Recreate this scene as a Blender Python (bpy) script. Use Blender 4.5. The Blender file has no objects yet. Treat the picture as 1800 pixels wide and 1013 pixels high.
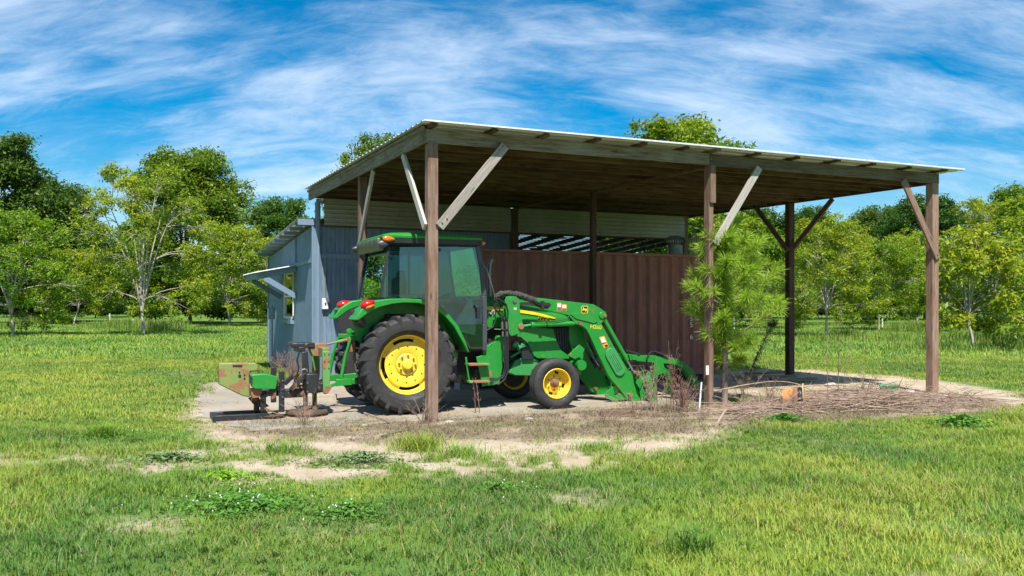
import bpy, math, random
import numpy as np
from mathutils import Vector, Matrix
PI = math.pi; R = math.radians
scene = bpy.context.scene
C = scene.collection

# ------------------------------------------------------------ camera, sky, sun, exposure
EYE = 1.63; FPX = 1538.0; YH = 536.5            # lens worked out from the barn's posts (1800 px wide frame)
cam = bpy.data.cameras.new('camera'); cam.sensor_width = 36; cam.lens = 36*FPX/1800
cam.shift_y = (YH-506.5)/1800; cam.clip_start = 0.1; cam.clip_end = 3000
camo = bpy.data.objects.new('camera', cam); C.objects.link(camo)
camo.location = (0, 0, EYE); camo.rotation_euler = (R(90), 0, 0); scene.camera = camo
TO_SUN = Vector((0.072, -0.647, 1.0)).normalized()
sun = bpy.data.lights.new('sun', 'SUN'); sun.energy = 5.0; sun.angle = R(0.5); sun.color = (1, .955, .88)
suno = bpy.data.objects.new('sun', sun); C.objects.link(suno)
suno.rotation_euler = TO_SUN.to_track_quat('Z', 'Y').to_euler(); suno.location = (3, -10, 20)
w = bpy.data.worlds.new('World'); scene.world = w; w.use_nodes = True
def build_world():
    nt = w.node_tree; N = nt.nodes; L = nt.links; N.clear()
    out = N.new('ShaderNodeOutputWorld'); bg = N.new('ShaderNodeBackground'); bg.inputs[1].default_value = 0.070
    sky = N.new('ShaderNodeTexSky'); sky.sky_type = 'NISHITA'; sky.sun_disc = False
    sky.sun_elevation = math.asin(TO_SUN.z); sky.sun_rotation = math.atan2(TO_SUN.x, TO_SUN.y)
    sky.air_density = 1.0; sky.dust_density = 0.3; sky.ozone_density = 2.2; sky.altitude = 200
    hs = N.new('ShaderNodeHueSaturation'); hs.inputs['Saturation'].default_value = SKY_SAT; hs.inputs['Value'].default_value = SKY_VAL
    hs.inputs['Hue'].default_value = SKY_HUE
    L.new(sky.outputs[0], hs.inputs['Color'])
    tc = N.new('ShaderNodeTexCoord'); sep = N.new('ShaderNodeSeparateXYZ'); L.new(tc.outputs['Generated'], sep.inputs[0])
    def mth(op, a, b=None, c=None):
        n = N.new('ShaderNodeMath'); n.operation = op
        for i, x in enumerate((a, b, c)):
            if x is None: continue
            if isinstance(x, (int, float)): n.inputs[i].default_value = x
            else: L.new(x, n.inputs[i])
        return n.outputs[0]
    zz = mth('MAXIMUM', mth('ADD', sep.outputs[2], 0.50), 0.05)
    u = mth('DIVIDE', sep.outputs[0], zz); v = mth('DIVIDE', sep.outputs[1], zz)
    comb = N.new('ShaderNodeCombineXYZ'); L.new(u, comb.inputs[0]); L.new(v, comb.inputs[1])
    def noise(scale, rot, loc, sc, det, rough, dist):
        mp = N.new('ShaderNodeMapping'); mp.inputs['Rotation'].default_value = (0, 0, R(rot)); mp.inputs['Location'].default_value = loc
        mp.inputs['Scale'].default_value = sc
        L.new(comb.outputs[0], mp.inputs[0])
        n = N.new('ShaderNodeTexNoise'); n.inputs['Scale'].default_value = scale; n.inputs['Detail'].default_value = det
        n.inputs['Roughness'].default_value = rough; n.inputs['Distortion'].default_value = dist
        L.new(mp.outputs[0], n.inputs['Vector']); return n.outputs['Fac']
    def ramp(f, a, b):
        m = N.new('ShaderNodeMapRange'); m.interpolation_type = 'SMOOTHSTEP'; m.inputs['From Min'].default_value = a; m.inputs['From Max'].default_value = b
        L.new(f, m.inputs['Value']); return m.outputs[0]
    big = noise(1.7, -30, CL_OFF, (.7, 1.5, 1), 4, .55, .25)            # where the cirrus lies
    st = noise(3.2, -32, (7.3, 2.1, 0), (0.6, 1.8, 1), 9, .62, .45)     # its combed streaks
    fine = noise(11, -18, (1.7, 5.1, 0), (0.7, 2.0, 1), 8, .70, .6)
    d = mth('ADD', mth('MULTIPLY', big, 0.72), mth('ADD', mth('MULTIPLY', st, 0.42), mth('MULTIPLY', fine, 0.19)))
    cov = ramp(d, CL_A, CL_B)
    veil = ramp(mth('ADD', mth('MULTIPLY', st, .6), mth('MULTIPLY', fine, .4)), .38, .70)
    low = N.new('ShaderNodeMapRange'); low.inputs['From Min'].default_value = 0.30; low.inputs['From Max'].default_value = 0.0
    low.inputs['To Min'].default_value = 0.0; low.inputs['To Max'].default_value = 0.5
    L.new(sep.outputs[2], low.inputs['Value'])
    c1 = mth('MULTIPLY', cov, 0.72); c2 = mth('MULTIPLY', veil, mth('ADD', low.outputs[0], .07))
    fac = mth('SUBTRACT', 1.0, mth('MULTIPLY', mth('SUBTRACT', 1.0, c1), mth('SUBTRACT', 1.0, c2)))
    mix = N.new('ShaderNodeMix'); mix.data_type = 'RGBA'
    L.new(fac, mix.inputs[0]); L.new(hs.outputs[0], mix.inputs[6]); mix.inputs[7].default_value = CLOUD
    L.new(mix.outputs[2], bg.inputs[0]); L.new(bg.outputs[0], out.inputs[0])
SKY_SAT = 1.72; SKY_VAL = 1.12; SKY_HUE = 0.494; CLOUD = (7.4, 8.7, 10.4, 1); CL_A = 0.585; CL_B = 0.83; CL_OFF = (3.0, 1.0, 0)
build_world()
scene.view_settings.view_transform = 'Standard'; scene.view_settings.look = 'None'
scene.view_settings.gamma = 1; scene.view_settings.use_curve_mapping = False
scene.view_settings.exposure = 0.76
scene.cycles.max_bounces = 8; scene.cycles.transparent_max_bounces = 12

# ------------------------------------------------------------ helpers
def tag(o, label=None, cat=None, group=None, kind=None):
    if label: o['label'] = label
    if cat: o['category'] = cat
    if group: o['group'] = group
    if kind: o['kind'] = kind
    return o
def empty(name, loc=(0, 0, 0), rz=0, label=None, cat=None, group=None):
    o = bpy.data.objects.new(name, None); C.objects.link(o); o.location = loc; o.rotation_euler = (0, 0, rz)
    o.empty_display_size = .2
    return tag(o, label, cat, group)
class MB:
    def __init__(s): s.v = []; s.f = []
    def add(s, vs, fs):
        n = len(s.v); s.v += [tuple(x) for x in vs]; s.f += [tuple(n+i for i in f) for f in fs]; return s
    def box(s, c, d, M=None):
        x, y, z = d[0]/2, d[1]/2, d[2]/2
        vs = [Vector((a*x, b*y, e*z)) for e in (-1, 1) for b in (-1, 1) for a in (-1, 1)]
        if M is not None: vs = [M @ p for p in vs]
        c = Vector(c)
        return s.add([p+c for p in vs], [(0, 2, 3, 1), (4, 5, 7, 6), (0, 1, 5, 4), (2, 6, 7, 3), (0, 4, 6, 2), (1, 3, 7, 5)])
    def beam(s, p0, p1, a, b, ref=(0, 0, 1)):      # a across, b along ref
        p0 = Vector(p0); p1 = Vector(p1); d = p1-p0; L_ = d.length; x = d.normalized(); r = Vector(ref)
        if abs(x.dot(r)) > .98: r = Vector((0, 1, 0))
        y = r.cross(x).normalized(); z = x.cross(y)
        return s.box((p0+p1)/2, (L_, a, b), Matrix((x, y, z)).transposed())
    def tube(s, pts, r, n=8, cap=True):
        pts = [Vector(p) for p in pts]; m = len(pts)
        rs = r if isinstance(r, (list, tuple)) else [r]*m
        prev = None; vs = []
        for i, p in enumerate(pts):
            t = (pts[min(i+1, m-1)]-pts[max(i-1, 0)]).normalized()
            if prev is None:
                a = Vector((0, 0, 1)) if abs(t.z) < .9 else Vector((1, 0, 0)); x = t.cross(a).normalized()
            else: x = (prev-t*prev.dot(t)).normalized()
            prev = x; y = t.cross(x)
            for k in range(n):
                q = 2*PI*k/n; vs.append(p+(x*math.cos(q)+y*math.sin(q))*rs[i])
        fs = [(i*n+k, i*n+(k+1) % n, (i+1)*n+(k+1) % n, (i+1)*n+k) for i in range(m-1) for k in range(n)]
        if cap: fs += [tuple(range(n-1, -1, -1)), tuple((m-1)*n+k for k in range(n))]
        return s.add(vs, fs)
    def prism(s, poly, a, b, fn=None):             # poly of (u, z), extruded over w from a to b
        fn = fn or (lambda u, z, q: (u, q, z)); n = len(poly)
        vs = [fn(p[0], p[1], a) for p in poly]+[fn(p[0], p[1], b) for p in poly]
        fs = [tuple(range(n)), tuple(range(2*n-1, n-1, -1))]+[(i, n+i, n+(i+1) % n, (i+1) % n) for i in range(n)]
        return s.add(vs, fs)
    def lathe(s, prof, c, n=48, axis='y'):          # prof of (radius, offset along the axis)
        vs = []; m = len(prof)
        for r, h in prof:
            for k in range(n):
                q = 2*PI*k/n; a, b = r*math.cos(q), r*math.sin(q)
                vs.append({'y': (c[0]+a, c[1]+h, c[2]+b), 'z': (c[0]+a, c[1]+b, c[2]+h), 'x': (c[0]+h, c[1]+a, c[2]+b)}[axis])
        return s.add(vs, [(i*n+k, i*n+(k+1) % n, (i+1)*n+(k+1) % n, (i+1)*n+k) for i in range(m-1) for k in range(n)])
def obj(name, mb, mat=None, parent=None, bevel=0, smooth=35, M=None, seg=2):
    me = bpy.data.meshes.new(name); me.from_pydata([tuple(v) for v in mb.v], [], mb.f); me.validate(); me.update()
    import bmesh
    bm = bmesh.new(); bm.from_mesh(me); bmesh.ops.recalc_face_normals(bm, faces=bm.faces); bm.to_mesh(me); bm.free()
    if mat: me.materials.append(mat)
    if smooth:
        me.polygons.foreach_set('use_smooth', [True]*len(me.polygons)); me.set_sharp_from_angle(angle=R(smooth))
    o = bpy.data.objects.new(name, me); C.objects.link(o)
    if parent is not None: o.parent = parent
    if M is not None: o.matrix_local = M
    if bevel:
        b = o.modifiers.new('bevel', 'BEVEL'); b.width = bevel; b.segments = seg; b.limit_method = 'ANGLE'; b.angle_limit = R(40)
        b.harden_normals = False
    return o
rs_board = random.Random(5)
def board(name, p0, p1, a, b, mat, parent=None, ref=(0, 0, 1), bevel=.004):
    """One plank: geometry runs along its own x axis so the grain follows it."""
    p0 = Vector(p0); p1 = Vector(p1); d = p1-p0; x = d.normalized(); r = Vector(ref)
    if abs(x.dot(r)) > .98: r = Vector((0, 1, 0))
    y = r.cross(x).normalized(); z = x.cross(y)
    m = Matrix((x, y, z)).transposed().to_4x4(); m.translation = (p0+p1)/2
    return obj(name, MB().box((0, 0, 0), (d.length, a, b)), mat, parent, bevel, 0, m, 1)

# ------------------------------------------------------------ materials
def newmat(name):
    m = bpy.data.materials.new(name); m.use_nodes = True; nt = m.node_tree
    return m, nt.nodes, nt.links, nt.nodes['Principled BSDF']
class NT:
    def __init__(s, N, L): s.N = N; s.L = L
    def set(s, sock, x):
        if isinstance(x, bpy.types.NodeSocket): s.L.new(x, sock)
        elif x is not None: sock.default_value = x
    def coord(s, kind='Object', scale=(1, 1, 1), rnd=False):
        tc = s.N.new('ShaderNodeTexCoord'); mp = s.N.new('ShaderNodeMapping'); mp.inputs['Scale'].default_value = scale
        s.L.new(tc.outputs[kind], mp.inputs[0])
        if rnd:
            oi = s.N.new('ShaderNodeObjectInfo'); k = s.N.new('ShaderNodeVectorMath'); k.operation = 'SCALE'
            k.inputs[0].default_value = (37, 61, 23); s.L.new(oi.outputs['Random'], k.inputs['Scale']); s.L.new(k.outputs[0], mp.inputs['Location'])
        return mp.outputs[0]
    def noise(s, vec, scale=5, det=4, rough=.55, dist=0):
        n = s.N.new('ShaderNodeTexNoise'); n.inputs['Scale'].default_value = scale; n.inputs['Detail'].default_value = det
        n.inputs['Roughness'].default_value = rough; n.inputs['Distortion'].default_value = dist
        if vec is not None: s.L.new(vec, n.inputs['Vector'])
        return n.outputs['Fac']
    def vor(s, vec, scale, feature='F1'):
        n = s.N.new('ShaderNodeTexVoronoi'); n.feature = feature; n.inputs['Scale'].default_value = scale; s.L.new(vec, n.inputs['Vector']); return n.outputs['Distance']
    def rng(s, x, a, b, c=0, d=1, smooth=True):
        m = s.N.new('ShaderNodeMapRange'); m.interpolation_type = 'SMOOTHSTEP' if smooth else 'LINEAR'
        for i, q in zip(('From Min', 'From Max', 'To Min', 'To Max'), (a, b, c, d)): m.inputs[i].default_value = q
        s.L.new(x, m.inputs['Value']); return m.outputs[0]
    def math(s, op, a, b=0.0):
        n = s.N.new('ShaderNodeMath'); n.operation = op; s.set(n.inputs[0], a); s.set(n.inputs[1], b); return n.outputs[0]
    def mix(s, f, a, b, mode='MIX'):
        n = s.N.new('ShaderNodeMix'); n.data_type = 'RGBA'; n.blend_type = mode
        s.set(n.inputs[0], f)
        for sk, x in ((n.inputs[6], a), (n.inputs[7], b)):
            if isinstance(x, tuple) and len(x) == 3: x = (*x, 1)
            s.set(sk, x)
        return n.outputs[2]
    def bump(s, h, strength, dist, bsdf):
        n = s.N.new('ShaderNodeBump'); n.inputs['Strength'].default_value = strength; n.inputs['Distance'].default_value = dist
        s.L.new(h, n.inputs['Height']); s.L.new(n.outputs[0], bsdf.inputs['Normal'])
    def attr(s, name, out='Fac'):
        n = s.N.new('ShaderNodeAttribute'); n.attribute_name = name; return n.outputs[out]
def m_paint(name, col, rough=.35, dirt=.25, dirtcol=(.16, .13, .08), rust=0.0, metallic=0.0, coat=0.0, scale=5):
    m, N, L, b = newmat(name); t = NT(N, L); v = t.coord('Object', (1, 1, 1), True)
    n1 = t.noise(v, scale, 6, .65); n2 = t.noise(v, scale*6, 4, .6)
    fade = t.mix(t.rng(n1, .35, .7, 0, .35), col, tuple(min(1, c*1.12+.015) for c in col))
    c = t.mix(t.rng(t.math('ADD', t.math('MULTIPLY', n1, .6), t.math('MULTIPLY', n2, .4)), .48, .72, 0, dirt), fade, dirtcol)
    r = t.rng(n2, .3, .7, rough*.8, min(1, rough*1.35))
    if rust:
        rc = t.mix(n2, (.20, .075, .028), (.33, .17, .09))
        rm = t.rng(t.noise(v, scale*.7, 8, .72, .4), .62-rust*.35, .67-rust*.35, 0, 1)
        c = t.mix(rm, c, rc); r = t.math('MAXIMUM', r, t.math('MULTIPLY', rm, .85))
    L.new(c, b.inputs['Base Color']); L.new(r, b.inputs['Roughness']); b.inputs['Metallic'].default_value = metallic
    b.inputs['Coat Weight'].default_value = coat
    t.bump(n2, .08, .01, b)
    return m
def m_wood(name, c1, c2, c3, rough=.85, weather=.5, wc=(.33, .32, .30)):
    m, N, L, b = newmat(name); t = NT(N, L)
    v = t.coord('Object', (1.0, 16, 16), True); v2 = t.coord('Object', (1, 1, 1), True); v3 = t.coord('Object', (.6, 5, 5), True)
    g = t.noise(v, 2.2, 7, .62, .6); g2 = t.noise(v3, 4, 5, .6, 1.2); wz = t.noise(v2, 1.7, 4, .6)
    knot = t.rng(t.vor(t.coord('Object', (1.2, 4.5, 4.5), True), 1.25), .05, .14, 1, 0)
    c = t.mix(t.rng(g, .3, .68), c1, c2); c = t.mix(t.rng(g2, .5, .75, 0, .6), c, c3)
    c = t.mix(t.rng(t.math('ADD', t.math('MULTIPLY', wz, .6), t.math('MULTIPLY', g, .4)), .42, .62, 0, weather), c, wc)
    c = t.mix(t.rng(t.noise(v, 5.0, 3, .7), .62, .7, 0, .55), c, tuple(x*.3 for x in c1))     # checks along the grain
    c = t.mix(t.math('MULTIPLY', knot, .7), c, tuple(x*.35 for x in c1))
    L.new(c, b.inputs['Base Color']); b.inputs['Roughness'].default_value = rough; b.inputs['Specular IOR Level'].default_value = .25
    oi = N.new('ShaderNodeObjectInfo'); c = t.mix(1.0, c, t.mix(oi.outputs['Random'], (.62, .60, .58), (1.22, 1.2, 1.18)), 'MULTIPLY'); L.new(c, b.inputs['Base Color'])
    t.bump(g, .5, .006, b); return m
def m_flat(name, col, rough=.6, metallic=0.0, spec=.5, bump=0):
    m, N, L, b = newmat(name); t = NT(N, L)
    n = t.noise(t.coord('Object', (1, 1, 1), True), 9, 5, .6)
    L.new(t.mix(t.rng(n, .3, .7), tuple(c*.82 for c in col), tuple(min(1, c*1.12) for c in col)), b.inputs['Base Color'])
    b.inputs['Roughness'].default_value = rough; b.inputs['Metallic'].default_value = metallic; b.inputs['Specular IOR Level'].default_value = spec
    if bump: t.bump(n, bump, .01, b)
    return m
def m_glass(name, tint, refl=.10, rough=.02, gcol=(1, 1, 1)):
    m, N, L, b = newmat(name); N.remove(b); out = [n for n in N if n.type == 'OUTPUT_MATERIAL'][0]
    tr = N.new('ShaderNodeBsdfTransparent'); tr.inputs[0].default_value = (*tint, 1)
    gl = N.new('ShaderNodeBsdfGlossy'); gl.inputs['Roughness'].default_value = rough; gl.inputs[0].default_value = (*gcol, 1)
    fr = N.new('ShaderNodeFresnel'); fr.inputs[0].default_value = 1.5
    ma = N.new('ShaderNodeMath'); ma.operation = 'ADD'; ma.inputs[1].default_value = refl; L.new(fr.outputs[0], ma.inputs[0])
    mx = N.new('ShaderNodeMixShader'); L.new(ma.outputs[0], mx.inputs[0]); L.new(tr.outputs[0], mx.inputs[1]); L.new(gl.outputs[0], mx.inputs[2])
    L.new(mx.outputs[0], out.inputs[0]); return m
GREEN = (.010, .215, .022); YEL = (.80, .56, .035)
M_green = m_paint('green_paint', GREEN, .42, .42, (.09, .16, .06), rust=.02, coat=.10, scale=4)
M_green_old = m_paint('faded_green_paint', (.10, .26, .07), .55, .35, (.22, .16, .08), rust=.42, scale=4)
M_green_rust = m_paint('rusty_green_paint', (.17, .24, .06), .7, .7, (.34, .19, .06), rust=.36, scale=6)
M_green_dusty = m_paint('dusty_green_paint', (.03, .24, .06), .5, .5, (.16, .20, .10), rust=.05, scale=7)
M_yellow = m_paint('yellow_rim_paint', YEL, .5, .70, (.40, .29, .11), rust=.07, scale=3.5)
M_black = m_paint('black_steel', (.014, .015, .018), .45, .4, (.06, .055, .045), rust=.10)
M_dark = m_flat('dark_machinery', (.018, .018, .017), .7)
M_rubber = m_paint('tyre_rubber', (.022, .022, .023), .68, .55, (.085, .075, .058), scale=7)
M_plastic = m_flat('black_plastic', (.02, .021, .024), .45)
M_pillar = m_flat('grey_cab_pillar', (.05, .055, .065), .4)
M_rust = m_paint('rusty_steel', (.16, .075, .04), .85, .5, (.26, .14, .07), rust=.5, scale=8)
M_hose = m_flat('rubber_hose', (.02, .02, .022), .4)
M_chrome = m_flat('chromed_rod', (.7, .7, .7), .2, 1.0)
M_steelgrey = m_flat('worn_steel', (.25, .24, .22), .45, .8)
M_cabglass = m_glass('tinted_cab_glass', (.66, .84, .84), .03, .01, (.60, .85, .97))
M_orange = m_paint('orange_lens', (.85, .16, .01), .18, .03, coat=.5)
M_red = m_paint('red_lens', (.42, .008, .006), .2, .03, coat=.3)
M_white = m_flat('white_paint', (.72, .72, .70), .5)
M_decal = m_flat('white_decal', (.75, .74, .70), .5)
M_ydecal = m_flat('yellow_decal', (.80, .60, .02), .45)
M_odecal = m_flat('orange_decal', (.75, .30, .03), .5)
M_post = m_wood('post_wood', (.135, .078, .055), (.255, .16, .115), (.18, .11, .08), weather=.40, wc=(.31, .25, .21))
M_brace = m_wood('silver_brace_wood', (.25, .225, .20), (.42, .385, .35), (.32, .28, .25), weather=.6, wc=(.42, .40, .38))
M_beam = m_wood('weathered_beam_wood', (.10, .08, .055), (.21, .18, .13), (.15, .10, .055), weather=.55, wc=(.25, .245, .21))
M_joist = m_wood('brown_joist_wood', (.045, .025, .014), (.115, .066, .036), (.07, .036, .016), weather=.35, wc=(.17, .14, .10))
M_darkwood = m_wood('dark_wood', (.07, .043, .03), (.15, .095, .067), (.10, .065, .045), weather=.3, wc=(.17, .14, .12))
# ------------------------------------------------------------ noise and ground masks
def hash_grid(seed, n=256):
    return np.random.default_rng(seed).random((n, n))
_G = {}
def vnoise(x, y, s, seed=0):
    g = _G.setdefault(seed, hash_grid(seed)); n = g.shape[0]
    x = np.asarray(x)/s+1000; y = np.asarray(y)/s+1000
    xi = np.floor(x).astype(int); yi = np.floor(y).astype(int); fx = x-xi; fy = y-yi
    fx = fx*fx*(3-2*fx); fy = fy*fy*(3-2*fy)
    a = g[xi % n, yi % n]; b = g[(xi+1) % n, yi % n]; c = g[xi % n, (yi+1) % n]; d = g[(xi+1) % n, (yi+1) % n]
    return a*(1-fx)*(1-fy)+b*fx*(1-fy)+c*(1-fx)*fy+d*fx*fy
def fbm(x, y, s, seed=0, o=4):
    t = 0; a = .5; k = 0
    for i in range(o): t = t+a*vnoise(x, y, s/2**i, seed+i); k += a; a *= .5
    return t/k
def G(px, py):                                     # ground point seen at a place in the 1800 px wide frame
    Z = EYE*FPX/(py-YH); return ((px-900)/FPX*Z, Z)
def sdpoly(P, x, y):
    P = np.array(P); n = len(P); d = np.full(x.shape, 1e9); s = np.ones(x.shape); j = n-1
    for i in range(n):
        e = P[j]-P[i]; wx = x-P[i, 0]; wy = y-P[i, 1]
        t = np.clip((wx*e[0]+wy*e[1])/(e@e+1e-9), 0, 1); bx = wx-e[0]*t; by = wy-e[1]*t
        d = np.minimum(d, bx*bx+by*by)
        c1 = y >= P[i, 1]; c2 = y < P[j, 1]; c3 = e[0]*wy > e[1]*wx
        s = np.where((c1 & c2 & c3) | (~c1 & ~c2 & ~c3), -s, s); j = i
    return s*np.sqrt(d)
MAIN = [G(*p) for p in [(345, 708), (400, 692), (470, 672), (560, 662), (900, 650), (1300, 650), (1440, 652), (1640, 672), (1770, 690), (1800, 702), (1765, 722), (1620, 735), (1450, 738), (1310, 745), (1250, 757), (1190, 785), (1080, 792), (1000, 782), (900, 803), (800, 798), (660, 806), (540, 794), (440, 786), (385, 757), (350, 738)]]
PATCH = [[G(*p) for p in q] for q in (
    [(205, 826), (300, 794), (420, 789), (470, 796), (330, 812), (290, 832)],
    [(0, 806), (110, 802), (190, 812), (90, 816), (0, 812)],
    [(400, 822), (560, 800), (900, 796), (1130, 788), (1180, 768), (1110, 815), (880, 832), (640, 834), (440, 850)], [(1000, 780), (1180, 765), (1210, 780), (1080, 812)],
    [(225, 925), (262, 920), (250, 935)], [(1000, 880), (1030, 876), (1020, 886)])]
LITTER = [G(*p) for p in [(450, 752), (470, 735), (600, 738), (760, 736), (900, 728), (1140, 712), (1280, 700), (1500, 700), (1720, 705), (1730, 728), (1500, 742), (1260, 755), (1120, 764), (880, 774), (700, 778), (520, 770)]]
def dirt(x, y):
    wx = (fbm(x, y, .9, 11)-.5)*1.1; n = fbm(x, y, .35, 31)
    wy = (fbm(x, y, .9, 17)-.5)*1.1
    d = sdpoly(MAIN, x+wx*.6, y+wy*.6); m = 1-np.clip((d+.5*(fbm(x, y, .25, 35)-.35))/.5, 0, 1)
    for q in PATCH:
        d = sdpoly(q, x+wx*.4, y+wy*.4); m = np.maximum(m, (1-np.clip((d+.5*(n-.3))/.5, 0, 1))*np.clip((fbm(x, y, .22, 33)-.31)/.16, 0, 1))
    bare = np.clip((fbm(x, y, 1.3, 47)+.5*(fbm(x, y, .16, 49)-.5)-.72)/.12, 0, 1)*(y < 25)*.25
    return np.clip(np.maximum(m, bare), 0, 1)
def litter(x, y):
    wx = (fbm(x, y, .7, 21)-.5)*.9
    return (1-np.clip((sdpoly(LITTER, x+wx, y-wx*.4)+.2)/.6, 0, 1))*np.clip((fbm(x, y, .45, 23)-.28)/.2, .15, 1)
def relief(x, y):                                   # the lie of the land, within a few centimetres near the camera
    f = np.clip((y-3)/6, 0, 1)
    z = (fbm(x, y, 3.2, 71)-.5)*.07+(fbm(x, y, .5, 77, 2)-.5)*.022
    us = (x+1.166)*.9119+(y-12.182)*.4105; vs = -(x+1.166)*.4105+(y-12.182)*.9119
    d = np.maximum(np.maximum(-3.9-us, us-10.5), np.maximum(-.9-vs, vs-14.5))
    k = np.clip(d/1.2, 0, 1); k2 = np.clip((d+.2)/.5, 0, 1)
    return z*k*f+(1-k2)*(-.012+.010*(fbm(x, y, .6, 5)-.5))
def hgt(x, y): return float(relief(np.array([x]), np.array([y]))[0])
def ground():
    ys = np.concatenate([np.linspace(-30, 3, 18), np.linspace(3.3, 20, 240), np.geomspace(20.2, 60, 90), np.geomspace(62, 900, 30)])
    xh = np.concatenate([np.linspace(0, 12, 210), np.geomspace(12.2, 40, 50), np.geomspace(42, 900, 24)])
    xs = np.concatenate([-xh[:0:-1], xh]); X, Y = np.meshgrid(xs, ys)
    Z = relief(X, Y); nx = len(xs); ny = len(ys)
    v = np.stack([X.ravel(), Y.ravel(), Z.ravel()], 1)
    i = np.arange(ny-1)[:, None]*nx+np.arange(nx-1)[None, :]
    f = np.stack([i, i+1, i+nx+1, i+nx], -1).reshape(-1, 4)
    o = quick('ground', v, f, {'dirt': dirt(X.ravel(), Y.ravel()), 'litter': litter(X.ravel(), Y.ravel())}, None)
    o.data.polygons.foreach_set('use_smooth', [True]*len(f))
    m, N, L, b = newmat('field_ground'); t = NT(N, L); v1 = t.coord('Object')
    big = t.noise(v1, .35, 4, .55); mid = t.noise(v1, 2.2, 5, .6); fine = t.noise(v1, 26, 5, .7)
    grit = t.noise(v1, 120, 3, .7)
    soil = t.mix(t.rng(mid, .35, .65), (.40, .315, .22), (.50, .42, .315)); soil = t.mix(t.rng(fine, .45, .75, 0, .7), soil, (.24, .175, .12))
    soil = t.mix(t.rng(grit, .55, .7, 0, .4), soil, (.60, .55, .47))
    # bare field colour under and beyond the blades
    gr = t.mix(t.rng(mid, .35, .65), (.10, .165, .022), (.17, .235, .035)); gr = t.mix(t.rng(big, .42, .62), gr, (.075, .17, .035))
    gr = t.mix(t.rng(fine, .52, .75, 0, .55), gr, (.14, .115, .06))
    lit = t.mix(t.rng(fine, .35, .65), (.17, .12, .085), (.33, .25, .175))
    c = t.mix(t.attr('dirt'), gr, soil); lf = t.math('MULTIPLY', t.attr('litter'), t.rng(mid, .3, .55, .3, .9)); c = t.mix(lf, c, lit)
    L.new(c, b.inputs['Base Color']); b.inputs['Roughness'].default_value = .95; b.inputs['Specular IOR Level'].default_value = .1
    t.bump(t.math('ADD', fine, grit), .6, .02, b)
    o.data.materials.append(m); tag(o, kind='structure'); return o
def quick(name, v, f, attrs, mat, parent=None):
    """Large mesh straight from arrays; f is (n,4) or (n,3)."""
    v = np.asarray(v, np.float32); f = np.asarray(f, np.int32); me = bpy.data.meshes.new(name)
    me.vertices.add(len(v)); me.vertices.foreach_set('co', v.ravel()); k = f.shape[1]
    me.loops.add(f.size); me.loops.foreach_set('vertex_index', f.ravel())
    me.polygons.add(len(f)); me.polygons.foreach_set('loop_start', np.arange(0, f.size, k, dtype=np.int32))
    me.update(calc_edges=True)
    for a, x in attrs.items():
        at = me.attributes.new(a, 'FLOAT', 'POINT'); at.data.foreach_set('value', np.asarray(x, np.float32))
    if mat: me.materials.append(mat)
    o = bpy.data.objects.new(name, me); C.objects.link(o)
    if parent is not None: o.parent = parent
    return o
ground()

# ------------------------------------------------------------ grass: real blades
def m_leafy(name, ca, cb, cc, rough=.55, trans=.35, brown=(.20, .15, .08)):
    m, N, L, b = newmat(name); t = NT(N, L); out = [n for n in N if n.type == 'OUTPUT_MATERIAL'][0]
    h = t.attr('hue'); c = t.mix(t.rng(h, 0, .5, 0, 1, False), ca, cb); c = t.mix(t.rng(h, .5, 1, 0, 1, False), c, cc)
    c = t.mix(t.attr('dry'), c, brown)
    oi = N.new('ShaderNodeObjectInfo'); c = t.mix(1.0, c, t.mix(oi.outputs['Random'], (.80, .96, .85), (1.14, 1.02, 1.0)), 'MULTIPLY')
    L.new(c, b.inputs['Base Color']); b.inputs['Roughness'].default_value = rough; b.inputs['Specular IOR Level'].default_value = .35
    tl = N.new('ShaderNodeBsdfTranslucent'); L.new(t.mix(.5, c, (.9, 1, .35), 'MULTIPLY'), tl.inputs[0])
    mx = N.new('ShaderNodeMixShader'); mx.inputs[0].default_value = trans; L.new(b.outputs[0], mx.inputs[1]); L.new(tl.outputs[0], mx.inputs[2])
    L.new(mx.outputs[0], out.inputs[0]); return m
M_grass = m_leafy('grass_blades', (.085, .19, .035), (.18, .30, .035), (.33, .40, .055), trans=.3, brown=(.40, .31, .17))
def blades(name, x, y, h, wd, hue, dry, lean=.5, seed=1, mat=M_grass, flat=0.0, z0=None):
    r = np.random.default_rng(seed); n = len(x); z = relief(x, y)-.004 if z0 is None else z0
    a = r.random(n)*2*PI; dx, dy = np.cos(a), np.sin(a); b = a+PI/2+(r.random(n)-.5)*1.2; sx, sy = np.cos(b)*wd/2, np.sin(b)*wd/2
    l1 = h*lean*(.15+.5*r.random(n)); l2 = h*lean*(.6+1.2*r.random(n)); hz = h*(1-flat*r.random(n))
    P = np.empty((n, 5, 3))
    P[:, 0] = np.stack([x-sx, y-sy, z], 1); P[:, 1] = np.stack([x+sx, y+sy, z], 1)
    mx, my = x+dx*l1, y+dy*l1
    P[:, 2] = np.stack([mx+sx*.8, my+sy*.8, z+hz*.6], 1); P[:, 3] = np.stack([mx-sx*.8, my-sy*.8, z+hz*.6], 1)
    P[:, 4] = np.stack([x+dx*l2, y+dy*l2, z+hz*(.85+.15*r.random(n))], 1)
    b0 = np.arange(n)[:, None]*5
    F = np.concatenate([b0+np.array([[0, 1, 2]]), b0+np.array([[0, 2, 3]]), b0+np.array([[3, 2, 4]])])
    o = quick(name, P.reshape(-1, 3), F, {'hue': np.repeat(hue, 5), 'dry': np.repeat(dry, 5)}, mat)
    o.data.polygons.foreach_set('use_smooth', [True]*len(F)); return o
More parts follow.
